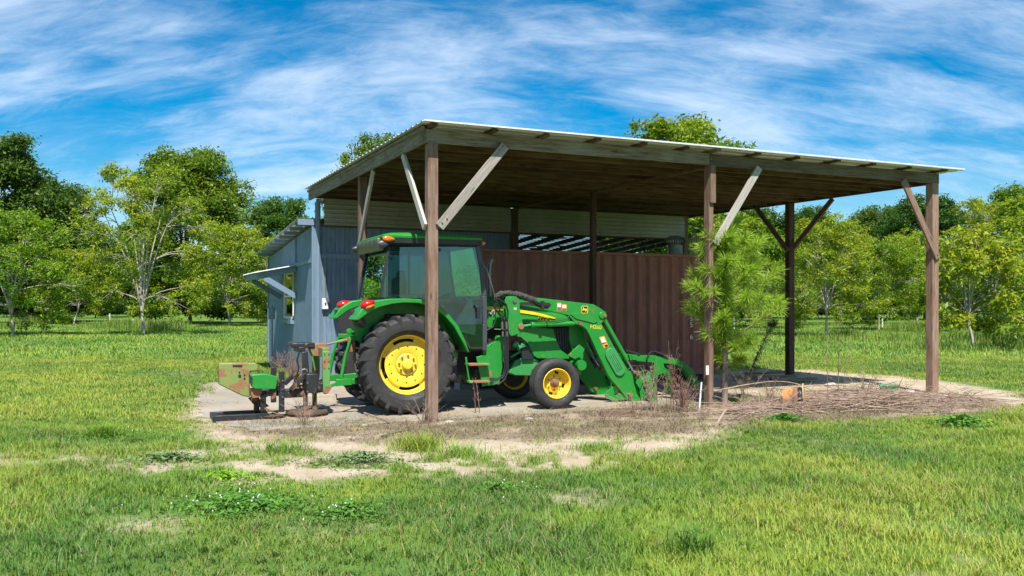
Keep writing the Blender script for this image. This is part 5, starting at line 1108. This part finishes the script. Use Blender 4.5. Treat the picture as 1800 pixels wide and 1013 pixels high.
# ------------------------------------------------------------ pine sapling
def pine():
    r = random.Random(8); bx, by = at(1273, 14.35), 14.35
    root = empty('pine_sapling', (bx, by, hgt(bx, by)), 0, 'bright green long needled pine sapling growing against the middle front post', 'pine')
    H = 2.95; tp = [(0, 0, -.05), (.02, .0, .6), (.0, .02, 1.3), (.04, .0, 2.0), (.05, 0, H-.25)]
    paths = [([np.array(p) for p in tp], np.array([.055, .048, .04, .026, .012]))]; tips = []
    for k in range(30):
        z = .62+(H-.75)*(k/30)**.85+r.uniform(-.06, .06); a = k*2.4+r.random()*.6; f = (z-.5)/(H-.5)
        ln = (.82 if f > .22 else .48)*(1-.62*max(0, f-.45)/.55)*r.uniform(.6, 1.1); 
        ln *= 1.12 if math.cos(a) > 0 else (.40 if z < 1.3 else .95 if z < 1.9 else .7)
        st = np.array([.02, 0, z]); e = st+np.array([math.cos(a)*ln, math.sin(a)*ln, ln*r.uniform(.25, .75)]); m = (st+e)/2+np.array([0, 0, -.08])
        P = bez(st, m, e, 5); paths.append((P, np.linspace(.012, .005, 6))); tips.append((e, (e-m)/np.linalg.norm(e-m), 1.0)); tips.append((P[3], (P[4]-P[3])/np.linalg.norm(P[4]-P[3]), .8)); tips.append((P[4], (P[4]-P[3])/np.linalg.norm(P[4]-P[3]), .9))
        for j in range(2):
            b = a+r.choice((-1, 1))*r.uniform(.5, .9); s0 = P[2+j]; e2 = s0+np.array([math.cos(b), math.sin(b), r.uniform(.3, .8)])*ln*.45; paths.append(([s0, (s0+e2)/2, e2], np.array([.007, .006, .004]))); tips.append((e2, (e2-s0)/np.linalg.norm(e2-s0), .9))
    for k in range(34):
        z = .95+(H-1.2)*k/34; a = k*2.1; tips.append((np.array([.03+.10*math.cos(a), .10*math.sin(a), z]), np.array([math.cos(a)*.7, math.sin(a)*.7, .5]), .9))
    for k in range(5): z = H-.30+k*.06; tips.append((np.array([.05+.01*k, 0, z]), np.array([0, 0, 1.]), 1))
    v, f = tubes_np(paths, 6); t = quick('trunk', v, f, {}, m_bark('pine_bark', (.12, .085, .065), (.30, .23, .19)), root); t.data.polygons.foreach_set('use_smooth', [True]*len(f))
    rn = np.random.default_rng(4); V = []; F = []; Hh = []; off = 0; Dr = []
    for c, d, s in tips:
        n = 92; q = rn.normal(0, 1, (n, 3)); q /= np.linalg.norm(q, axis=1)[:, None]; dd = q*.85+d*.75+np.array([0, 0, .12]); dd /= np.linalg.norm(dd, axis=1)[:, None]
        st = c-d*rn.uniform(0, .16, (n, 1)); L_ = s*rn.uniform(.16, .28, (n, 1)); sd = np.cross(dd, rn.normal(0, 1, (n, 3))); sd /= np.linalg.norm(sd, axis=1)[:, None]; w_ = .0034
        mid = st+dd*L_*.55; e = st+dd*L_+np.array([0, 0, -.025]); vv = np.stack([st-sd*w_, st+sd*w_, mid+sd*w_, mid-sd*w_, e], 1)
        b0 = np.arange(n)[:, None]*5; F.append(np.concatenate([b0+[[0, 1, 2]], b0+[[0, 2, 3]], b0+[[3, 2, 4]]])+off); off += n*5; V.append(vv.reshape(-1, 3)); Hh.append(np.repeat(np.clip(rn.normal(.5, .2, n), 0, 1), 5)); Dr.append(np.repeat(rn.random(n) < .04, 5)*.8)
    V = np.concatenate(V); V[:, 2] = np.maximum(V[:, 2], .25)
    quick('needles', V, np.concatenate(F), {'hue': np.concatenate(Hh), 'dry': np.concatenate(Dr)}, m_leafy('pine_needles', (.16, .30, .03), (.32, .48, .045), (.55, .64, .08), .4, .35), root)
    # dark second stem in the barn's shade
    bx, by = at(1312, 17.6), 17.6; root = empty('leaning_pine_shoot', (bx, by, hgt(bx, by)), 0, 'dark green leaning pine shoot in the shade left of the middle right post', 'pine')
    P = bez(np.array([0, 0, 0.]), np.array([.12, 0, .5]), np.array([.52, 0, 1.25]), 10); v, f = tubes_np([(P, np.linspace(.02, .008, 11))], 6); quick('stem', v, f, {}, M_barkd, root)
    V = []; F = []; off = 0
    for i in range(2, 11):
        for rep in range(1 if i < 10 else 5):
            n = 70; c = P[i]; q = rn.normal(0, 1, (n, 3)); q /= np.linalg.norm(q, axis=1)[:, None]; dd = q*.8+np.array([.15, 0, .35 if i > 8 else -.5]); dd /= np.linalg.norm(dd, axis=1)[:, None]
            st = c+rn.normal(0, .03, (n, 3)); L_ = rn.uniform(.06, .12, (n, 1))*(1.9 if i > 8 else 1); sd = np.cross(dd, rn.normal(0, 1, (n, 3))); sd /= np.linalg.norm(sd, axis=1)[:, None]; w_ = .004
            e = st+dd*L_; vv = np.stack([st-sd*w_, st+sd*w_, e], 1); V.append(vv.reshape(-1, 3)); F.append(np.arange(n*3).reshape(n, 3)+off); off += n*3
    V = np.concatenate(V); quick('needles', V, np.concatenate(F), {'hue': rn.random(len(V)), 'dry': np.zeros(len(V))}, m_leafy('dark_needles', (.02, .06, .02), (.035, .09, .03), (.07, .15, .05), .4, .3), root)
pine()
# ------------------------------------------------------------ dead sticks, weeds, small things
M_stick = m_bark('dead_stick', (.20, .135, .095), (.38, .28, .215)); M_stick2 = m_bark('reddish_weed_stem', (.17, .085, .06), (.30, .19, .14))
def brush_pile():
    r = np.random.default_rng(19); paths = []
    for i in range(520):
        t = r.random(); px = 1385+t*330; py = 716+10*r.normal()*.6-4*t; 
        if r.random() < .25: px = r.uniform(1290, 1400); py = r.normal(722, 7)
        x, Y = G(px, max(py, 690)); a = r.normal(.15, .5) if r.random() < .6 else r.uniform(0, PI); L_ = r.uniform(.4, 1.9); ht = .22*math.exp(-((px-1540)/120)**2)+.05
        z0, z1 = r.uniform(0, ht), r.uniform(0, ht); c = np.array([x, Y, 0]); d = np.array([math.cos(a), math.sin(a), 0])*L_/2
        p0 = c-d+[0, 0, z0]; p1 = c+d+[0, 0, z1]; m = c+[r.normal(0, .12), r.normal(0, .08), (z0+z1)/2+r.uniform(.0, .12)]
        w_ = r.uniform(.003, .010); paths.append((bez(p0, m, p1, 5), np.linspace(w_, w_*.4, 6)))
        if r.random() < .5: s_ = m; e = s_+np.array([r.normal(0, .2), r.normal(0, .15), r.uniform(.02, .2)]); paths.append(([s_, (s_+e)/2+[0, 0, .02], e], np.array([w_*.6, w_*.5, w_*.3])))
    v, f = tubes_np(paths, 4); o = quick('brush_pile', v, f, {}, M_stick); tag(o, 'tangled pile of dead grey brown sticks between the pine and the right front post', 'brush pile', kind='stuff')
brush_pile()
def stick(label, pts, r0, r1, mat=M_stick, name='dead_branch'):
    P = [np.array(p) for p in pts]; o = P[0].copy(); o[2] = 0; Q = []
    for i in range(len(P)-1):
        a, b = P[i], P[i+1]; c = P[max(i-1, 0)]; d = P[min(i+2, len(P)-1)]
        for t in (0, .25, .5, .75): Q.append(.5*((2*a)+(b-c)*t+(2*c-5*a+4*b-d)*t*t+(-c+3*a-3*b+d)*t**3))
    Q.append(P[-1]); v, f = tubes_np([([q-o for q in Q], np.linspace(r0, r1, len(Q)))], 6); ob = quick(name, v, f, {}, mat); ob.location = o; ob.data.polygons.foreach_set('use_smooth', [True]*len(f)); tag(ob, label, 'branch', 'loose dead branches by the posts'); return ob
def W(px, py, Y): return ((px-900)/FPX*Y, Y, EYE-(py-YH)*Y/FPX)
stick('long arched dead branch springing over the orange spool', [W(1255, 688, 14.1), W(1310, 677, 14.1), (W(1360, 671, 14.1)), W(1400, 675, 13.9), W(1435, 692, 13.7), W(1450, 715, 13.4)], .014, .006)
stick('nearly straight thin branch lying level behind the pine trunk', [W(1240, 683, 14.5), W(1330, 682, 14.4), W(1420, 687, 14.3), W(1510, 692, 14.3)], .010, .005)
stick('pale branch lying along the ground in front of the thin middle post', [W(1200, 727, 13.1), W(1250, 726, 13.15), W(1300, 727, 13.0), W(1345, 733, 12.8)], .018, .010)
stick('short thick stub of dead wood poking up before the pine', [W(1258, 752, 11.7), W(1266, 736, 11.8), W(1275, 722, 11.9)], .028, .016)
stick('bare twig rising from the brush pile toward the right', [W(1470, 712, 13.9), W(1515, 690, 13.8), W(1550, 666, 13.8)], .009, .003)
stick('grey branch lying flat along the bottom of the brush pile', [W(1600, 728, 12.9), W(1660, 729, 12.85), W(1740, 731, 12.8)], .010, .006)
stick('forked dead branch lying left of the tall front post', [W(640, 726, 12.9), W(680, 740, 12.2), W(702, 758, 11.6)], .012, .005)
stick('dark knotted root lying on the bare soil left of the tall post', [W(672, 768, 10.7), W(695, 760, 11.0), W(722, 755, 11.2)], .02, .01, M_barkd)
def weed(label, px, py, H, n, spread, mat=M_stick2, seed=0, fuzzy=0, name='dry_weed', lean=0, rr_=.006):
    r = np.random.default_rng(seed); x, Y = G(px, py); paths = []
    for i in range(n):
        a = r.random()*2*PI; e = spread*r.random(); h = H*r.uniform(.6, 1); p1 = np.array([math.cos(a)*e+lean*h, math.sin(a)*e, h]); st = np.array([r.normal(0, .04), r.normal(0, .04), 0.])
        P = bez(st, st*.5+np.array([p1[0]*.25, p1[1]*.25, h*.55]), p1, 6); w_ = rr_*r.uniform(.6, 1.1); paths.append((P, np.linspace(w_, w_*.35, 7)))
        for j in range(5+fuzzy):
            k = r.integers(2, 6); s_ = P[k]; ln = h*r.uniform(.10, .28)*(1-.1*k); b = r.random()*2*PI; e2 = s_+np.array([math.cos(b)*.55, math.sin(b)*.55, .8])*ln; paths.append(([s_, (s_+e2)/2, e2], np.array([w_*.5, w_*.4, w_*.22])))
            if fuzzy:
                for q in range(3): s3 = s_+(e2-s_)*r.random(); e3 = s3+r.normal(0, .5, 3)*ln*.4; paths.append(([s3, e3], np.array([w_*.35, w_*.2])))
    v, f = tubes_np(paths, 4); o = quick(name, v, f, {}, mat); o.location = (x, Y, hgt(x, Y)-.01); tag(o, label, 'dead weed', 'dried weeds around the barn'); return o
weed('reddish dry weed standing tall before the grapple claws', 1180, 722, 1.15, 7, .22, seed=1, fuzzy=7)
weed('bushy dry weed at the foot of the loader', 1150, 722, .85, 16, .40, seed=2, fuzzy=5, mat=M_stick)
weed('dry weed thicket right of the loader, low and dense', 1200, 724, .6, 34, .55, seed=3, fuzzy=5)
weed('tall single dry stalk left of the pair between the right posts', 1450, 715, 1.4, 1, .05, seed=4, rr_=.009)
weed('tallest dry stalk between the two right posts', 1473, 715, 1.95, 1, .06, seed=5, rr_=.011)
weed('thin leaning dry stalk right of the tallest one', 1482, 714, 1.35, 2, .16, seed=6, lean=.15)
weed('small bare branching weed in front of the tractor steps', 840, 727, .62, 2, .12, seed=7, fuzzy=2, rr_=.007)
weed('fine dead weed tangle before the black implement', 535, 748, .45, 26, .6, M_stick, seed=8, fuzzy=5, rr_=.0035)
weed('fine dead weed tangle around the foot of the tall front post', 745, 744, .38, 20, .65, M_stick, seed=9, fuzzy=3, rr_=.0035)
weed('dry weed clump against the blue shed wall behind the implement', 515, 668, .8, 30, .8, M_stick2, seed=10, fuzzy=4, rr_=.005)
weed('low dead weeds between the front wheel and the loader', 1060, 742, .25, 24, .8, M_stick, seed=11, fuzzy=3, rr_=.003)
weed('matted dead weeds left of the pine foot', 1235, 738, .28, 26, .7, M_stick, seed=12, fuzzy=3, rr_=.0035)
weed('brown weed thicket before the grapple plates', 1110, 730, .42, 30, .5, M_stick, seed=21, fuzzy=4, rr_=.004)
weed('tangled dry stems beside the pine trunk, right', 1310, 712, .75, 14, .5, M_stick, seed=31, fuzzy=4, rr_=.005)
weed('tangled dry stems left of the orange spool', 1355, 715, .6, 16, .5, M_stick2, seed=32, fuzzy=4, rr_=.004)
weed('tall loose dead stems on the brush pile right of the spool', 1520, 712, .7, 14, .8, M_stick, seed=33, fuzzy=3, rr_=.005)
weed('bent dead stems over the orange spool', 1400, 728, .42, 10, .5, M_stick, seed=13, fuzzy=2, rr_=.005)
weed('dead weeds at the left edge of the pad by the blue shed corner', 490, 655, .6, 16, .5, M_stick, seed=14, fuzzy=4, rr_=.004)
# orange spool
x, Y = G(1398, 716); sp_ = empty('cable_spool', (x, Y, .02), R(-8), 'orange and brown cable spool lying on its side in the brush pile', 'spool')
M_spool = m_paint('worn_orange_wood', (.52, .22, .06), .8, .6, (.25, .15, .09), rust=.15, scale=9)
sp_.scale = (1.08, 1.08, 1.08); sp_.location.z = -.02; sp_.rotation_euler = (0, R(-6), R(-22)); obj('drum', MB().lathe([(.001, -.15), (.14, -.15), (.145, -.02), (.15, .06), (.001, .06)], (0, 0, .16), 28, 'x'), M_spool, sp_, 0, 30)
obj('band', MB().lathe([(.148, -.0), (.158, .0), (.158, .06), (.148, .06)], (0, 0, .16), 28, 'x'), M_rust, sp_)
obj('cable_coil', MB().lathe([(.14, .062), (.155, .09), (.14, .13), (.08, .13), (.07, .08)], (0, 0, .16), 28, 'x'), M_hose, sp_, 0, 60)
obj('flange', MB().lathe([(.001, .131), (.16, .131), (.19, .135), (.19, .155), (.001, .155)], (0, 0, .17), 28, 'x'), m_flat('pale_plywood', (.45, .29, .12), .8), sp_)
obj('broken_board', MB().beam((-.30, -.16, .10), (.12, -.20, .02), .10, .015), m_flat('plywood_scrap', (.46, .34, .20), .8), sp_)
# planks and rubble in the shade at the right back
for i, (px, py, L_, a, dz, l) in enumerate(((1345, 667, 1.5, .25, 0, 'long weathered plank, lowest of the stack by the middle right post'), (1350, 664, 1.3, .40, .05, 'weathered plank on top of the stack by the middle right post'), (1395, 671, 1.0, .1, 0, 'short plank lying at the foot of the middle right post'))):
    x, Y = G(px, py); d = Vector((math.cos(a), math.sin(a), 0))*L_/2; z = .06+dz; o = board('plank', Vector((x, Y, z))-d, Vector((x, Y, z))+d, .16, .045, M_beam); tag(o, l, 'plank', 'planks behind the brush pile')
x, Y = G(1232, 724); pv = empty('white_pipe', (x-.01, Y, 0), 0, 'thin white plastic pipe leaning on the thin middle front post', 'pipe')
obj('pipe', MB().tube([(-.02, 0, -.02), (.015, -.02, .45)], .014, 10), M_white, pv); tg2 = empty('post_tag', (BO.x+math.cos(TH)*MIDU-.02, BO.y+math.sin(TH)*MIDU-.06, .58), TH, 'small white tag fixed low on the thin middle front post', 'tag'); obj('tag_plate', MB().box((-.01, .02, 0), (.055, .012, .15)), M_white, tg2, .003); obj('tag_nail', MB().box((-.01, .012, .05), (.008, .01, .008)), M_dark, tg2)
x, Y = G(1563, 686); o = obj('green_tub', MB().lathe([(.001, 0), (.15, 0), (.19, .10), (.20, .11), (.18, .11), (.14, .02), (.001, .02)], (0, 0, 0), 20, 'z'), m_flat('green_plastic', (.03, .30, .14), .4)); o.location = (x, Y, hgt(x, Y)); tag(o, 'small green plastic tub lying on the sand left of the right post', 'tub')
x, Y = G(1085, 731); o = board('timber_block', (x-.25, Y, .03), (x+.25, Y+.02, .035), .12, .09, M_darkwood); tag(o, 'charred dark timber block on the pad edge below the loader', 'timber')
x, Y = G(555, 704); o = board('timber_block', (x-.35, Y-.05, .05), (x+.35, Y+.05, .05), .14, .09, m_flat('pale_timber', (.38, .34, .26), .85)); tag(o, 'pale timber block lying behind the black implement', 'timber')
def rubble():
    r = random.Random(12)
    for k, (px, py, s) in enumerate(((1460, 678, .10), (1520, 682, .07), (1600, 690, .08), (1655, 700, .10), (1500, 676, .06), (790, 742, .05), (930, 737, .05), (640, 748, .05))):
        x, Y = G(px, py); mb = MB(); vs = []
        for i in range(26): a, b = r.random()*2*PI, math.acos(r.uniform(-1, 1)); vs.append((s*math.sin(b)*math.cos(a)*1.4, s*math.sin(b)*math.sin(a), s*math.cos(b)*.6))
        import bmesh
        bm = bmesh.new(); [bm.verts.new(v) for v in vs]; res_ = bmesh.ops.convex_hull(bm, input=bm.verts); bmesh.ops.delete(bm, geom=[g for g in res_['geom_interior'] if isinstance(g, bmesh.types.BMVert)], context='VERTS')
        me = bpy.data.meshes.new('stone'); bm.to_mesh(me); bm.free(); me.materials.append(M_rock); o = bpy.data.objects.new('stone', me); C.objects.link(o); o.location = (x, Y, hgt(x, Y)+s*.2)
        side = ['on the sand just right of the middle right post', 'on the sand below the tallest dry stalk', 'on the sand just left of the right front post', 'at the foot of the right front post', 'on the sand, second right of the middle right post', 'on the soil right of the tall front post', 'on the soil by the front wheel', 'on the soil left of the tall front post'][k]
        tag(o, 'small pale rough stone lying '+side, 'stone', 'pale stones right of the barn' if px > 1300 else 'pale stones before the pad')
M_rock = m_flat('pale_stone', (.40, .36, .30), .95, bump=.4)
rubble()
# low broadleaf weeds and clover
def broadleaf(label, px, py, rx, ry, n, size, mat, name='clover_patch', flowers=0, hmax=.09, cat='clover'):
    r = np.random.default_rng(int(px*7+py)); x0, y0 = G(px, py); a = r.random(n)*2*PI; q = np.abs(r.normal(0, .52, n))*(1-.35*np.cos(a*3+px)*np.sin(a*2+py)); x = x0+np.cos(a)*q*rx; y = y0+np.sin(a)*q*ry
    z = relief(x, y)+hmax*(.25+.75*r.random(n))*np.clip(1-.5*q, .3, 1); c = np.stack([x, y, z], 1); ang = r.random(n)*2*PI; V = []; 
    s = size*(.6+.8*r.random(n)); t1 = np.stack([np.cos(ang), np.sin(ang), r.normal(0, .35, n)], 1)*s[:, None]; t2 = np.stack([-np.sin(ang), np.cos(ang), r.normal(0, .35, n)], 1)*s[:, None]*.6
    v = np.stack([c-t1, c+t2, c+t1, c-t2], 1).reshape(-1, 3); f = np.arange(n*4).reshape(n, 4); v[:, :2] -= [x0, y0]
    o = quick(name, v, f, {'hue': np.repeat(np.clip(r.normal(.5, .25, n), 0, 1), 4), 'dry': np.zeros(n*4)}, mat); o.location = (x0, y0, 0); tag(o, label, cat, None, 'stuff')
    if flowers:
        k = r.choice(n, flowers); cc = c[k]-np.array([x0, y0, 0])+[0, 0, .03]; mb = MB()
        for p in cc: mb.box(tuple(p), (.009, .009, .009))
        obj('clover_flowers', mb, M_white, o)['kind'] = 'stuff'
M_clover = m_leafy('clover_leaves', (.05, .15, .02), (.09, .24, .03), (.15, .33, .04), .5, .3); M_lime = m_leafy('lime_leaves', (.16, .33, .02), (.25, .45, .02), (.36, .55, .03), .5, .3); M_sage = m_leafy('sage_leaves', (.10, .19, .07), (.15, .26, .10), (.20, .32, .13), .6, .25)
broadleaf('large clover patch with white flowers at lower left centre', 430, 890, .62, .62, 2600, .020, M_clover, flowers=30)
broadleaf('second clover patch with few white flowers, right of the large one', 612, 905, .38, .42, 900, .018, M_clover, flowers=10)
broadleaf('bright lime green low plant patch before the sandy strip', 398, 843, .34, .30, 500, .018, M_lime, 'low_plant', cat='plant')
broadleaf('grey green leafy weeds on the sandy strip at left', 300, 812, .50, .30, 700, .022, M_sage, 'low_weed', cat='weed')
broadleaf('grey green weed clump left of the tall front post', 640, 812, .7, .4, 700, .022, M_sage, 'low_weed', cat='weed', hmax=.12)
broadleaf('leafy green weed at the right, in front of the stick pile end', 1690, 752, .45, .5, 900, .028, M_clover, 'low_weed', cat='weed', hmax=.16)
broadleaf('green leafy weed before the brush pile middle', 1380, 745, .40, .3, 500, .025, M_clover, 'low_weed', cat='weed', hmax=.13)
broadleaf('faint clover patch in the left middle of the lawn', 190, 768, .8, .5, 700, .02, M_clover, flowers=7)
broadleaf('small clover patch below the sandy strip, centre', 880, 865, .5, .3, 500, .018, M_clover, flowers=7)
broadleaf('lime green weed sprouting beside the pine foot', 1300, 708, .35, .3, 260, .028, M_lime, 'low_weed', cat='weed', hmax=.16)
def tuft(label, px, py, h, n, rad, hue=.7):
    r = np.random.default_rng(int(px)); x0, y0 = G(px, py); x = r.normal(x0, rad, n); y = r.normal(y0, rad, n)
    o = blades('grass_tuft', x, y, h*(.5+.5*r.random(n)), .007*(.7+.6*r.random(n)), np.clip(r.normal(hue, .12, n), 0, 1), np.zeros(n), .8, int(px), z0=relief(x, y)-.01)
    me = o.data; co = np.empty(len(me.vertices)*3, np.float32); me.vertices.foreach_get('co', co); co = co.reshape(-1, 3)-np.array([x0, y0, 0], np.float32); me.vertices.foreach_set('co', co.ravel()); o.location = (x0, y0, 0)
    tag(o, label, 'grass tuft', 'grass tufts standing above the lawn')
tuft('bright bushy grass tuft in the middle left of the lawn', 182, 770, .24, 500, .09); tuft('fresh grass tuft under the tall front post', 735, 790, .26, 500, .14); tuft('grass tuft on the bare soil right of the pad', 810, 800, .18, 350, .16)
tuft('grass tuft at the edge of the litter, centre', 1050, 790, .15, 350, .12, .5); tuft('dark grass tuft at the right foreground', 1210, 975, .30, 160, .07, .2); tuft('grass tuft left of the sandy strip end', 500, 795, .18, 300, .14, .5)

for x_, y_, k_, m_, s_, z_, l_ in ((-9, -26, 'airy', a_, .9, 1.0, 'airy pecan standing behind the photographer at left'), (-1.5, -31, 'round', a_, .95, 2.0, 'round pecan standing right behind the photographer'), (8, -28, 'spread', a_, 1.0, .4, 'spreading pecan standing behind the photographer at right'), (-18, -48, 'big', c_, .8, .8, 'tall leafy tree far behind the photographer at left'), (6, -52, 'big', b_, .85, 3.8, 'tall dark tree far behind the photographer')):
    make_tree('pecan_tree' if k_ not in ('big',) else 'broadleaf_tree', x_, y_, None, None, None, l_, 'tree', 'trees behind the photographer', z_, s_, src[(k_, m_.name)])
